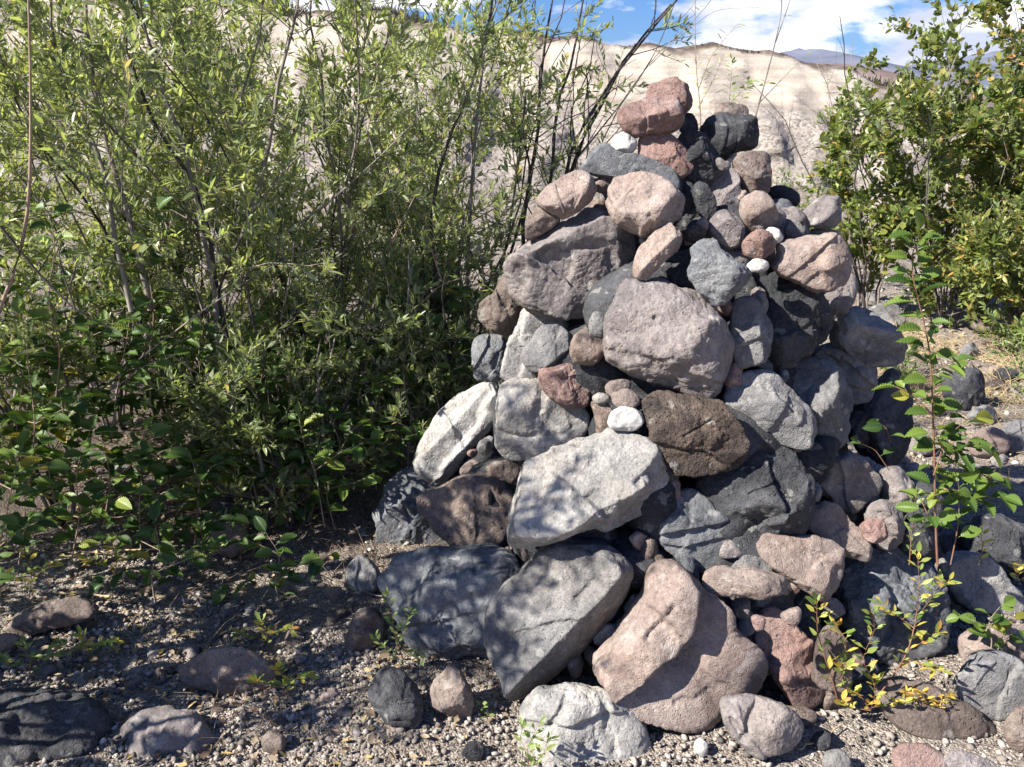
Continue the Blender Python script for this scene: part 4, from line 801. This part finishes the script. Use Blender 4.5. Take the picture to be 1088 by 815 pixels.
def sapling(name, label, cat, lines, Y, leaf, kind, llen, step, seed, bark='red', rad=.0025, lw=1.0, group=None, tmu=.45, tsd=.2, droop=.2, start=.1, tuft=0, Ys=None):
    """lines: polylines in the photo's pixels, standing at distance Y (roots on the ground)"""
    r = np.random.default_rng(seed)
    W3 = []
    for li, ln in enumerate(lines):
        yy = Y if Ys is None else Ys[li]
        W3.append(np.array([at(a, b, yy + .03 * math.sin(3 * k + li * 2)) for k, (a, b) in enumerate(ln)]))
    base = W3[0][0].copy(); g0 = float(gz(base[0], base[1]))
    root = empty(name, tuple(base)); tag(root, label, cat, group)
    Ps, Ds, Ns = [], [], []
    for li, w in enumerate(W3):
        seg = np.concatenate([[0], np.cumsum(np.linalg.norm(np.diff(w, axis=0), axis=1))]); tot = seg[-1]
        u = np.linspace(0, 1, 14) * tot; pts = np.stack([np.interp(u, seg, w[:, c]) for c in range(3)], 1)
        pts[1:-1] = .25 * pts[:-2] + .5 * pts[1:-1] + .25 * pts[2:]
        V, f = tubes((pts - base)[None], (rad * (1 if li == 0 else .6) * np.linspace(1.1, .35, 14))[None], 6)
        mesh_obj('stem', V, f, BM[bark], root, smooth=True)
        nlv = max(2, int(tot / step)); tt = start + (1 - start) * (np.arange(nlv) + .6) / nlv; tt = np.clip(tt, 0, .995)
        for q, t in enumerate(tt):
            x = t * 13; i = int(min(12, x)); p = pts[i] + (pts[i + 1] - pts[i]) * (x - i); T = nrm(pts[i + 1] - pts[i])
            for z in range(1 + (tuft if q > nlv - 3 else 0)):
                az = q * 2.4 + z * 1.7 + r.uniform(-.5, .5)
                side = np.array([math.cos(az), .6 * math.sin(az), 0])
                d = side * 1.0 + T * r.uniform(.25, .8) + np.array([0, 0, .25 - droop * r.uniform(0, 2)])
                Ps.append(p); Ds.append(d); Ns.append(np.array([0, -.35, .9]) + r.normal(size=3) * .3)
        Ps.append(pts[-1]); Ds.append(nrm(pts[-1] - pts[-2]) + r.normal(size=3) * .2); Ns.append(np.array([0, -.6, .6]))
    Ps = np.array(Ps); Ds = nrm(np.array(Ds)); Ns = np.array(Ns); n = len(Ps)
    # petioles
    pl = llen * .22; Pe = Ps + Ds * pl
    Vp, fp = tubes(np.stack([Ps, Pe], 1) - base, np.full((n, 2), max(.0007, rad * .3)), 3)
    V, a3, a4, tt = leaves(leaf, Pe - base, Ds + np.array([0, 0, -droop]), Ns, llen * r.uniform(.6, 1.15, n), lw * r.uniform(.85, 1.15, n), np.clip(r.normal(tmu, tsd, n), 0, 1))
    mesh_obj('foliage', np.concatenate([V, Vp]), [a3, a4, fp + len(V)], LM[kind], root, tint=np.concatenate([tt, np.full(len(Vp), .8)]))
    return root

# ------------------------------------------------------------------ willow thicket on the left
WG = 'willow shrubs of the thicket left of the cairn'
def tr(Y, *pts): return [at(a, b, Y + .02 * k) for k, (a, b) in enumerate(pts)]
def keep_right(w, r):      # the thicket thins out towards the cairn: open growth there
    d = (w - CAM) @ FW; px = W / 2 + F * (w[:, 0]) / d; return (px < 560) | (r.uniform(size=len(w)) < .35)
shrub('willow_shrub', 'dense willow shrub at the far left, grey stems arching left', 'willow', (-2.25, 3.35), 2.35, .75, 8, seed=1, group=WG,
      trace=[tr(2.75, (140,330), (122,240), (108,165), (75,110), (58,30), (62,-40)), tr(2.85, (160,330), (145,260), (125,200), (105,110), (93,30), (90,-40))])
shrub('willow_shrub', 'willow shrub with forked grey trunk left of centre in the thicket', 'willow', (-1.42, 3.45), 2.4, .7, 8, seed=2, group=WG,
      trace=[tr(2.9, (238,440), (232,330), (226,290), (200,160), (172,90), (150,20), (140,-40)), tr(2.95, (240,360), (228,290), (215,200), (170,140), (140,60), (135,0)), tr(2.85, (225,320), (262,225), (283,130), (300,60), (318,10), (325,-40))])
shrub('willow_shrub', 'leafy willow shrub in front of the thicket middle, light tips', 'willow', (-.85, 3.65), 2.35, .7, 9, seed=3, group=WG)
shrub('willow_shrub', 'willow shrub between thicket middle and the cairn', 'willow', (-.35, 3.75), 2.15, .55, 8, seed=4, group=WG, keep=keep_right,
      trace=[tr(3.3, (480,400), (470,330), (455,250), (470,160), (500,90), (520,0), (525,-40)), tr(3.35, (500,420), (498,300), (505,180), (512,90), (520,20), (535,-30))])
shrub('willow_shrub', 'open willow shrub with bare dark stems just left of the cairn top', 'willow', (.12, 3.9), 1.9, .5, 4, seed=5, group=WG, nb=7, ntw=5, nl=11, keep=keep_right, stem_r=.010, bark='dark',
      trace=[tr(3.5, (560,330), (575,250), (585,185), (590,110), (606,60), (618,0), (622,-40)), tr(3.55, (580,300), (595,215), (610,150), (645,90), (690,30), (740,-20)),
             tr(3.6, (560,330), (556,230), (570,150), (575,90), (583,20), (590,-20)), tr(3.6, (590,240), (615,160), (640,110), (665,60), (715,0))])
shrub('willow_shrub', 'willow shrub at the back left with yellowish green foliage', 'willow', (-3.1, 4.5), 2.5, .9, 8, seed=6, group=WG, tint_mu=.62, ntw=8)
shrub('willow_shrub', 'willow shrub at the back of the thicket above its middle', 'willow', (-1.75, 4.8), 2.45, .85, 8, seed=7, group=WG, tint_mu=.55, ntw=8)
shrub('willow_shrub', 'rearmost willow shrub seen beneath the blue sky patch', 'willow', (-.75, 5.0), 2.2, .7, 7, seed=8, group=WG, ntw=7, tint_mu=.5, keep=keep_right)
shrub('willow_shrub', 'low willow shrub filling the gap behind the left boulders', 'willow', (-.25, 3.45), 1.15, .35, 6, seed=9, group=WG, tint_mu=.2, nb=7)
shrub('willow_shrub', 'low dark willow shrub at the foot of the thicket, left', 'willow', (-1.75, 2.95), 1.1, .5, 7, seed=10, group=WG, tint_mu=.3, nb=7)

shrub('willow_shrub', 'bushy willow at the far left with many low leafy stems', 'willow', (-2.0, 3.9), 2.0, .75, 9, seed=11, group=WG, low=.04, tint_mu=.5)
shrub('willow_shrub', 'bushy willow behind the forked grey trunk', 'willow', (-1.15, 4.2), 2.0, .7, 9, seed=12, group=WG, low=.04, tint_mu=.5)
shrub('willow_shrub', 'low bushy willow in the middle of the thicket foot', 'willow', (-1.1, 3.15), 1.15, .42, 7, seed=13, group=WG, low=.05, tint_mu=.18, ntw=7)  # low tint: understory shade put into the leaf colour, next two as well
shrub('willow_shrub', 'bushy willow with shade-darkened leaf tint, against the left side of the cairn', 'willow', (-.42, 3.12), 1.05, .26, 8, seed=14, group=WG, low=.03, tint_mu=.12, nb=8, ntw=6)
shrub('willow_shrub', 'low tangled willow right of the thicket foot in deep shade', 'willow', (-.85, 2.95), .85, .32, 8, seed=15, group=WG, low=.03, tint_mu=.12, nb=8, ntw=6)
# dead, leafless sticks crossing the thicket
for k, (a, Y, lb) in enumerate([([(95,110), (150,170), (210,240), (262,300)], 2.9, 'dark bare branch crossing the left thicket downward to the right'),
        ([(100,420), (150,380), (215,330), (290,280), (345,262)], 2.8, 'grey dead branch slanting up across the lower thicket'),
        ([(385,330), (400,285), (425,240), (450,190)], 3.2, 'pale dead branch in the middle of the thicket'),
        ([(262,300), (268,340), (280,380), (286,430)], 2.75, 'thin hanging dead stem right of the forked trunk'),
        ([(300,250), (350,215), (400,170), (440,130)], 3.0, 'grey bare branch rising right in the upper thicket'),
        ([(420,380), (440,330), (470,300), (520,290)], 3.1, 'dark dead branch reaching towards the left edge stones'),
        ([(0,240), (40,290), (80,330), (120,350)], 2.5, 'dark dead branch low at the left edge')]):
    sapling('dead_branch', lb, 'branch', [a, [a[1], (a[1][0] + 25, a[1][1] - 40)], [a[2], (a[2][0] - 15, a[2][1] - 45), (a[2][0] - 18, a[2][1] - 70)]], Y, 'lance', 'litter', .02, .25, 500 + k, ['dark', 'grey', 'tan'][k % 3], .0045, group='dead branches in the thicket')
# near shrubs just outside the left of the view, that shade the left ground and boulders
shrub('alder_shrub', 'broad leaved alder shrub leaning in at the left picture edge', 'alder', (-2.02, 1.62), 1.95, .42, 8, 'alder', 'ribbed', .075, seed=21, ntw=4, nl=5, nb=7, bark='tan', tw_len=.2)
shrub('willow_shrub', 'willow shrub outside the left edge that shades the gravel', 'willow', (-2.45, 2.35), 1.9, .42, 8, seed=22, group=WG, ntw=7, nb=9)
shrub('willow_shrub', 'taller willow shrub left of the viewer, casting the dappled shade', 'willow', (-1.80, 1.52), 2.45, .28, 9, seed=23, group=WG, ntw=5, nb=8, low=.3, lean=(.22, .02))
sapling('willow_branch_shoot', 'long bare tan shoot arching down at the far left', 'shoot', [[(-30,420), (-8,345), (5,315), (22,275), (32,215), (33,110), (31,20), (28,-60)]], 2.15, 'lance', 'willow', .04, .5, 31, 'tan', .0055)

# broad leaved alder seedlings in the shaded undergrowth, that shade put into their tint
AG = 'young alders in the undergrowth below the thicket'
ur = np.random.default_rng(5)
under = [
 ('young alder under the left thicket with yellow leaf at its tip', [(118,470), (125,410), (135,360), (140,320)], 2.75),
 ('young alder near the left edge, leaves at thicket foot', [(30,520), (38,450), (30,390), (25,340)], 2.6),
 ('young alder in front of the forked willow trunk', [(205,480), (215,420), (210,370), (222,330)], 2.95),
 ('young alder with leaf pair catching light, left of the boulders', [(345,560), (335,500), (322,470), (318,445)], 2.75),
 ('young alder in the darkest undergrowth left of centre', [(275,540), (262,480), (268,430), (280,395)], 2.85),
 ('low young alder between the thicket and the cream boulder', [(400,520), (395,480), (405,440), (400,410)], 3.0),
 ('young alder at the very left, large dark leaves over gravel', [(-20,640), (0,580), (12,520), (20,480)], 2.2),
 ('young alder behind the long flat stone at the left', [(75,600), (85,550), (80,500), (95,460)], 2.5),
 ('short alder seedling standing in the shaded gravel', [(165,640), (160,610), (170,585), (165,560)], 2.3),
 ('short alder seedling left of the round cream stone', [(300,650), (292,620), (298,590), (285,570)], 2.35),
 ('tall young alder above the dark undergrowth, centre left', [(160,430), (158,380), (165,330), (155,280), (165,225)], 2.85),
 ('young alder growing up through the left willow', [(60,420), (65,370), (50,320), (60,260), (50,220)], 2.7),
 ('young alder leaning right beside the thicket middle', [(300,460), (320,410), (345,380), (360,350)], 3.05),
 ('young alder nearest the left edge boulders, few leaves', [(440,440), (450,410), (440,380), (455,350)], 3.1),
 ('young alder at the thicket foot with light ribbed leaves', [(235,430), (250,400), (240,380), (262,350)], 3.0),
 ('young alder left of the tall one, half hidden', [(110,560), (118,510), (110,470), (100,430)], 2.65),
]
for k, (lb, ln, Y) in enumerate(under):
    a, b = ln[0]; top = ln[-1]
    side = [[ln[1], ((ln[1][0] + 30 + 12 * (k % 3)), ln[1][1] - 22), (ln[1][0] + 55, ln[1][1] - 30)], [ln[2], (ln[2][0] - 28, ln[2][1] - 14), (ln[2][0] - 52 - 5 * (k % 4), ln[2][1] - 16)], [ln[1], (ln[1][0] - 25, ln[1][1] - 6), (ln[1][0] - 46, ln[1][1] + 4)]]
    g_ = on_ground(a, b + 20); Yb = g_[1]
    sapling('young_alder', lb, 'young alder', [ln] + side, Y, 'ribbed', 'alder', .070 if Y > 2.4 else .062, .028, 100 + k, 'tan', .0028, group=AG, tmu=.5, tsd=.22, Ys=[Y, Y - .08, Y + .1, Y + .05])
more = [(20,560,2.45,'young alder at the left edge above the long flat stone'),(60,500,2.7,'young alder deep in the left undergrowth near the bare shoot'),(150,545,2.6,'young alder in the dark patch beneath the left willow'),(205,560,2.65,'young alder rising behind the striped pinkish stone'),(250,500,2.9,'young alder at the foot of the forked willow trunk, right side'),(300,500,2.9,'young alder below the thicket middle, leaves in shade'),(355,520,2.85,'young alder half way between thicket and blue white boulder'),(385,470,3.0,'young alder just left of the tall cream boulder'),(420,430,3.2,'young alder behind the tall cream boulder'),(20,450,2.8,'young alder at the left edge below the bare shoot'),(95,440,2.9,'young alder in the left thicket at knee height'),(180,480,3.0,'young alder between the two left willows'),(330,430,3.2,'young alder before the leafy middle willow'),(470,380,3.3,'young alder close behind the square blue grey stone')]
for k, (a, b, Y, lb) in enumerate(more):
    j = ur.uniform(-10, 10, 8)
    ln = [(a, b + 40), (a + j[0], b), (a + j[1], b - 45), (a + j[2], b - 85)]
    side = [[ln[1], (a + 25, b - 15 + j[3]), (a + 52, b - 20 + j[4])], [ln[2], (a - 24, b - 58 + j[5]), (a - 50, b - 62 + j[6])], [ln[1], (a - 25, b + 5), (a - 48, b + 12 + j[7])], [ln[2], (a + 20, b - 65), (a + 42, b - 72)]]
    sapling('young_alder', lb, 'young alder', [ln] + side, Y, 'ribbed', 'alder', .066, .026, 200 + k, 'tan', .0026, group=AG, tmu=.4, tsd=.22, Ys=[Y, Y - .08, Y + .1, Y + .05, Y - .05])
# low leafy willow seedlings in the undergrowth
for k in range(14):
    px_, py_ = [(255,600), (60,560), (30,640), (150,520), (330,560), (90,700), (215,620), (280,690), (390,500), (190,540), (120,620), (300,740), (30,720), (350,480)][k]
    lb = ['seedling with pale leaf whorls left of the round cream stone', 'thin seedling at far left among dark leaves', 'seedling near the flat brown stone, left edge', 'yellow tipped seedling in the dark undergrowth', 'small seedling with lit leaves below the alders',
          'tiny seedling on gravel above the corner boulder', 'reddish seedling right of the shaded gravel stones', 'tiny yellow seedling above the layered brown stone', 'seedling in the gap beside the blue white boulder', 'yellowish seedling under the forked willow',
          'sprawling seedling with autumn leaves on the left gravel', 'small dry seedling on the open gravel at bottom left', 'bright green seedling at the left edge by the corner boulder', 'slim seedling in deep shade behind the cairn edge'][k]
    h = [95, 80, 55, 90, 60, 25, 60, 30, 60, 80, 45, 30, 35, 70][k]; Y = float(on_ground(px_, py_)[1])
    ln = [(px_, py_), (px_ + 4, py_ - h * .5), (px_ - 3, py_ - h)]
    sapling('seedling', lb, 'seedling', [ln, [ln[1], (px_ + 18, py_ - h * .65), (px_ + 30, py_ - h * .75)], [(px_ + 2, py_ - h * .3), (px_ - 16, py_ - h * .5), (px_ - 28, py_ - h * .55)]], Y, 'oval', 'autumn' if k % 3 else 'fresh', .028, .013, 300 + k, 'red', .0014, lw=.8, tmu=.35, tsd=.28, droop=.05, tuft=2, group='seedlings on the shaded left ground')

# ------------------------------------------------------------------ plants in front and at the right
sapling('alder_sapling', 'alder sapling with red stem and ribbed leaves right of the cairn', 'sapling',
        [[(996,600), (994,560), (993,500), (992,455), (990,420), (990,380), (983,345), (975,318), (968,290), (966,268), (976,250)],
         [(992,500), (1010,490), (1030,500), (1050,505), (1065,515)], [(992,470), (1015,480), (1035,470), (1050,478)], [(990,440), (975,425), (962,415), (950,410)], [(992,520), (1012,520), (1040,530), (1062,528)],
         [(992,505), (1005,465), (1020,452), (1030,445)], [(986,400), (1000,390), (1012,385)], [(994,560), (985,545), (978,530)], [(1010,600), (1018,560), (1020,520), (1012,490)]],
        2.02, 'ribbed', 'alder', .060, .024, 41, 'red', .0030, tmu=.66, tsd=.14, droop=.22, start=.2)
sapling('willow_seedling', 'willow seedling with green and yellow leaves in front of the dark blue boulder', 'seedling',
        [[(934,738), (952,715), (966,690), (974,655), (977,620), (975,590)], [(975,655), (990,635), (1000,620), (1008,618)], [(972,668), (955,655), (943,650), (935,640)], [(966,690), (985,680), (998,672)], [(960,700), (985,708), (1000,712)]],
        1.80, 'lance', 'autumn', .030, .015, 42, 'red', .0020, lw=1.6, tmu=.42, tsd=.25, droop=.05, start=.2, tuft=1)
sapling('willow_seedling', 'willow seedling with upright green tips before the tall reddish stone', 'seedling',
        [[(890,745), (884,720), (875,695), (868,670), (868,640)], [(934,735), (915,700), (930,670), (926,650)], [(880,720), (895,705), (900,680), (888,665)], [(905,745), (893,730), (897,705)]],
        1.80, 'lance', 'autumn', .034, .019, 43, 'red', .002, lw=1.7, tmu=.3, tsd=.25, droop=.0, tuft=2)
sapling('yellow_seedling', 'low seedling with bright yellow leaves on the gravel by the reddish slab', 'seedling',
        [[(925,755), (915,740), (905,735)], [(925,755), (930,738), (928,722)], [(925,755), (905,752), (893,745)], [(926,752), (945,748), (960,745)]], 1.80, 'oval', 'autumn', .026, .016, 44, 'red', .002, lw=.9, tmu=.55, tsd=.2, droop=.0, tuft=2)
sapling('yellow_seedling', 'small orange leaved seedling on the reddish slab at the right', 'seedling',
        [[(990,760), (985,745), (978,735)], [(990,760), (1000,745), (1008,738)], [(985,750), (970,742), (962,735)]], 1.80, 'oval', 'autumn', .020, .009, 45, 'red', .0015, lw=.7, tmu=.8, tsd=.12, droop=.1, tuft=2)
sapling('bramble_leaf_plant', 'broad green leaved plant over the flat pink slab at the right edge', 'plant',
        [[(1052,700), (1054,680), (1050,660), (1062,645)], [(1052,665), (1035,660), (1022,655)], [(1060,690), (1080,668), (1100,655)]], 1.98, 'ribbed', 'alder', .052, .03, 46, 'tan', .0022, tmu=.75, tsd=.12, droop=.2, lw=1.3)
sapling('willow_seedling', 'slender seedling with light leaves left of the alder sapling foot', 'seedling',
        [[(966,600), (968,575), (970,550), (973,525)], [(968,570), (980,560), (985,555)]], 2.05, 'oval', 'fresh', .026, .013, 47, 'red', .0016, lw=.8, tmu=.6, tsd=.2, droop=.0, tuft=1)
sapling('yellow_seedling', 'yellowish seedling sprouting above the pale pointed boulder', 'seedling',
        [[(1040,600), (1044,580), (1042,565)], [(1084,620), (1078,605), (1085,600)]], 2.1, 'oval', 'autumn', .026, .011, 48, 'red', .0015, lw=.8, tmu=.65, tsd=.15, droop=.0, tuft=2)
sapling('willow_seedling', 'pale green seedling growing at the bottom in front of the low pale boulder', 'seedling',
        [[(566,840), (562,815), (560,795), (572,770)], [(564,815), (578,800), (582,785)], [(561,800), (552,785), (556,770)]], 1.62, 'oval', 'fresh', .026, .012, 49, 'red', .0016, lw=.75, tmu=.6, tsd=.2, droop=.0, tuft=1)
sapling('willow_seedling', 'yellow green seedling at the left foot of the blue grey boulder', 'seedling',
        [[(428,700), (420,675), (414,650), (412,630)], [(422,680), (432,662), (436,650)], [(428,700), (440,690), (446,700)], [(430,710), (410,690), (398,678)]], 1.98, 'oval', 'fresh', .022, .010, 50, 'red', .0016, lw=.85, tmu=.6, tsd=.25, droop=.0, tuft=1)
sapling('willow_seedling', 'tiny green seedling between the two brown stones at the cairn foot', 'seedling',
        [[(505,775), (508,762), (512,748)], [(506,770), (518,760), (522,752)]], 1.84, 'oval', 'fresh', .020, .010, 51, 'red', .0012, lw=.85, tmu=.3, tsd=.2, tuft=1)
sapling('alder_twig', 'thin alder twig with two dark leaves poking from the right boulders', 'twig', [[(945,500), (930,478), (912,470)], [(946,470), (942,455), (935,450)]], 2.1, 'ribbed', 'alder', .045, .05, 52, 'red', .0016, tmu=.3)
# slender shoots against the bank and the sky
sapling('bare_shoot', 'tall thin bare shoot with forked tip above the basalt block', 'shoot', [[(798,140), (812,90), (824,45), (832,5), (828,-30)], [(824,45), (838,5), (845,-25)], [(806,110), (830,85), (855,60)]], 3.3, 'lance', 'willow', .03, .6, 61, 'grey', .0032)
sapling('leafy_shoot', 'upright shoot with light green tufts against the pale bank', 'shoot', [[(765,190), (768,150), (775,110), (778,65)], [(772,130), (785,110), (795,90)], [(775,110), (790,95), (815,88)]], 3.5, 'lance', 'fresh', .032, .018, 62, 'tan', .002, lw=1.4, tmu=.6, tuft=2, start=.45)
sapling('leafy_shoot', 'thin shoot rising right of the topmost stone with narrow leaves', 'shoot', [[(742,170), (745,120), (740,80), (738,30), (740,-30)], [(742,95), (755,60), (775,35), (785,25)], [(744,110), (758,85), (768,62)]], 3.2, 'lance', 'willow', .032, .022, 63, 'tan', .0025, tmu=.8, start=.2)
sapling('bare_shoot', 'curved bare twig crossing the sky at the top centre', 'shoot', [[(640,150), (665,100), (700,55), (745,15), (770,-20)], [(690,70), (720,40), (760,10), (800,8)]], 3.4, 'lance', 'willow', .03, .3, 64, 'grey', .0026)
sapling('bare_shoot', 'steep dark bare stem left of the topmost stone', 'shoot', [[(612,170), (640,135), (672,95), (700,50), (725,-20)], [(640,135), (668,128), (690,120)]], 3.3, 'lance', 'willow', .035, .08, 65, 'dark', .0035, tmu=.4)

# ------------------------------------------------------------------ bushes at the right
BG = 'bushes growing behind the cairn at the right'
def kr(lo, seed_=0):
    def f(w, r):
        d = (w - CAM) @ FW; px = W / 2 + F * w[:, 0] / d; py = H / 2 - F * ((w - CAM) @ UP) / d
        lim = np.interp(py, [0, 40, 90, 150, 200, 260], [985, 930, 905, 880, 862, 850]); return px > lim - 12 * r.uniform(size=len(w))
    return f
shrub('alder_bush', 'bush with olive round leaves standing nearest the pale bank', 'bush', (2.75, 6.3), 2.15, .8, 9, 'bush', 'oval', .060, seed=71, group=BG, nb=12, ntw=7, nl=9, tw_len=.16, low=.03, keep=kr(0), blen=.34, up=.3)
shrub('alder_bush', 'taller bush with bare grey stems inside, right of the first', 'bush', (3.55, 6.7), 2.75, .85, 9, 'bush', 'oval', .058, seed=72, group=BG, nb=12, ntw=8, nl=8, tw_len=.18, low=.05, keep=kr(0), tint_mu=.5, blen=.26)
shrub('alder_bush', 'middle bush filling the space between the two taller right bushes', 'bush', (3.2, 6.0), 1.75, .9, 10, 'bush', 'oval', .058, seed=78, group=BG, nb=11, ntw=8, nl=9, low=.03, keep=kr(0), tint_mu=.42, blen=.34)
shrub('alder_bush', 'yellow green bush behind the light willow bush at right', 'bush', (3.95, 5.9), 1.6, .8, 9, 'bush', 'oval', .058, seed=79, group=BG, nb=12, ntw=9, nl=9, low=.03, tint_mu=.5, blen=.34)
shrub('alder_bush', 'bush at the upper right picture corner with reddish tips', 'bush', (4.3, 6.5), 2.7, .85, 8, 'bush', 'oval', .060, seed=73, group=BG, nb=13, ntw=10, nl=9, tw_len=.18, low=.05, tint_mu=.6, tint_sd=.28)
shrub('willow_bush', 'light green willow bush at the right picture edge', 'bush', (3.35, 5.1), 1.0, .5, 10, 'bush', 'lance', .055, seed=74, group=BG, nb=12, ntw=9, nl=12, tw_len=.16, low=.02, tint_mu=.5, lw=1.6)
shrub('willow_bush', 'small light green bush low on the right, near the ground slabs', 'bush', (3.0, 4.35), .55, .3, 9, 'fresh', 'lance', .045, seed=75, group=BG, nb=6, ntw=5, nl=9, tw_len=.1, low=.02, stem_r=.004)
shrub('willow_bush', 'grey green low bush left of the olive bush, at the bank foot', 'bush', (2.55, 7.6), 1.0, .45, 7, 'fresh', 'lance', .05, seed=76, group=BG, nb=6, ntw=5, nl=8, low=.02, tint_mu=.2, stem_r=.005)
shrub('willow_bush', 'small plant by the ground slabs under the right bushes', 'bush', (2.3, 4.6), .30, .16, 6, 'fresh', 'lance', .04, seed=77, group=BG, nb=4, ntw=4, nl=7, tw_len=.07, low=.05, stem_r=.003)
p = at(848, 134, 15.0)
o = shrub('scrub', 'small tuft of scrub on the bank face right of the basalt block', 'scrub', (p[0], p[1] - .3), .28, .3, 9, 'fresh', 'oval', .045, seed=400, nb=7, ntw=6, nl=9, tw_len=.10, low=.0, stem_r=.006)
o.location.z = p[2] - .1
# ragged rim of dry scrub and roots along the crest
rr_ = np.random.default_rng(91); nrim = 5200
xr_ = rr_.uniform(-9, 9.5, nrim); cl = fbm(np.stack([xr_ * .9, 0 * xr_, 0 * xr_], 1), 4, .6); hr = np.clip(.06 + .45 * np.clip(cl, 0, 1), .05, .4) * rr_.uniform(.4, 1.2, nrim)
zc = np.interp(xr_, RIMX, RIMZ); yc = np.interp(xr_, RIMX, RIMY) + rr_.uniform(-.1, .5, nrim)
P_ = np.zeros((nrim, 3, 3)); P_[:, 0] = np.stack([xr_, yc, zc - .05], 1)
dr = nrm(np.stack([rr_.normal(size=nrim) * .6, rr_.normal(size=nrim) * .6, np.ones(nrim)], 1))
for q in (1, 2):
    dr = nrm(dr + rr_.normal(size=(nrim, 3)) * .25); P_[:, q] = P_[:, q - 1] + dr * (hr / 2)[:, None]
V, f = tubes(P_, np.full((nrim, 1), .010) * np.array([[1, .8, .3]]), 3)
o = mesh_obj('rim_scrub', V, f, BM['dark']); tag(o, kind='stuff')

# ------------------------------------------------------------------ litter, dry grass, twigs
lr = np.random.default_rng(77)
def litter(n, xr, yr, seed, name='leaf_litter', size=(.012, .035)):
    r = np.random.default_rng(seed); x = r.uniform(*xr, n); y = r.uniform(*yr, n)
    k = fbm(np.stack([x * 2, y * 2, 0 * x], 1), 3) + r.uniform(-.3, .3, n) > -.05; x, y = x[k], y[k]; n = len(x)
    P = np.stack([x, y, gz(x, y) + r.uniform(.006, .022, n)], 1)
    D = np.stack([r.normal(size=n), r.normal(size=n), r.normal(size=n) * .25], 1); Nn = np.stack([r.normal(size=n) * .45, r.normal(size=n) * .45, np.ones(n)], 1)
    V, a3, a4, tt = leaves('oval', P, D, Nn, r.uniform(*size, n), r.uniform(.6, 1.1, n), r.uniform(0, 1, n))
    o = mesh_obj(name, V, [a3, a4], LM['litter'], tint=tt); tag(o, kind='stuff')
litter(6500, (-2.0, .2), (1.5, 4.2), 1)
litter(2200, (1.2, 3.6), (2.2, 6.0), 2)
litter(500, (-.6, 1.4), (1.4, 1.85), 3, size=(.008, .018))
def straw(name, n, xr, yr, hgt, seed, mat='straw', lie=.7, thick=.0011):
    r = np.random.default_rng(seed); x = r.uniform(*xr, n); y = r.uniform(*yr, n)
    k = fbm(np.stack([x * 2.2 + 5, y * 2.2, 0 * x], 1), 3) > -.05; x, y = x[k], y[k]; n = len(x)
    P = np.zeros((n, 4, 3)); P[:, 0] = np.stack([x, y, gz(x, y)], 1); d = nrm(np.stack([r.normal(size=n) * lie, r.normal(size=n) * lie, np.abs(r.normal(size=n)) * .5 + .1], 1))
    for q in range(1, 4):
        d = nrm(d + r.normal(size=(n, 3)) * .25 + np.array([0, 0, -.12])); P[:, q] = P[:, q - 1] + d * (hgt / 3 * r.uniform(.5, 1.3, n))[:, None]
    P[:, :, 2] = np.maximum(P[:, :, 2], gz(P[:, :, 0], P[:, :, 1]) + .003)
    V, f = tubes(P, np.full((n, 1), thick) * np.linspace(1, .4, 4)[None], 3)
    o = mesh_obj(name, V, f, BM[mat]); tag(o, kind='stuff')
straw('dry_grass', 7000, (1.4, 3.6), (4.3, 6.2), .13, 5, thick=.0022)
straw('dry_grass_strands', 2500, (1.3, 3.4), (2.6, 4.6), .09, 6, thick=.0014)
straw('dead_twigs', 3200, (-1.9, .1), (1.6, 3.8), .13, 7, 'tan', 1.2)
for k, (a, lb) in enumerate([([(60,598), (90,592), (130,588), (175,586)], 'pale fallen stick lying on the gravel below the dark leaves'), ([(60,634), (95,634), (120,639)], 'short pale stick beside the long flat stone'), ([(372,626), (390,634), (410,640)], 'greenish stick leaning from the round cream stone'), ([(893,775), (875,790), (858,797), (850,800)], 'thin dry stem lying right of the pale lopsided stone')]):
    w = np.array([on_ground(*q) for q in a]); w[:, 2] += .015; c = w.mean(0)
    u = np.linspace(0, 1, 9); s = np.linspace(0, 1, len(w)); pts = np.stack([np.interp(u, s, w[:, i]) for i in range(3)], 1) + lr.normal(size=(9, 3)) * .002
    V, f = tubes((pts - c)[None], np.linspace(.005, .003, 9)[None] * (1 if k < 2 else .5), 6)
    o = mesh_obj('stick', V, f, BM['straw' if k != 2 else 'tan'], smooth=True, loc=c); tag(o, lb, 'stick')
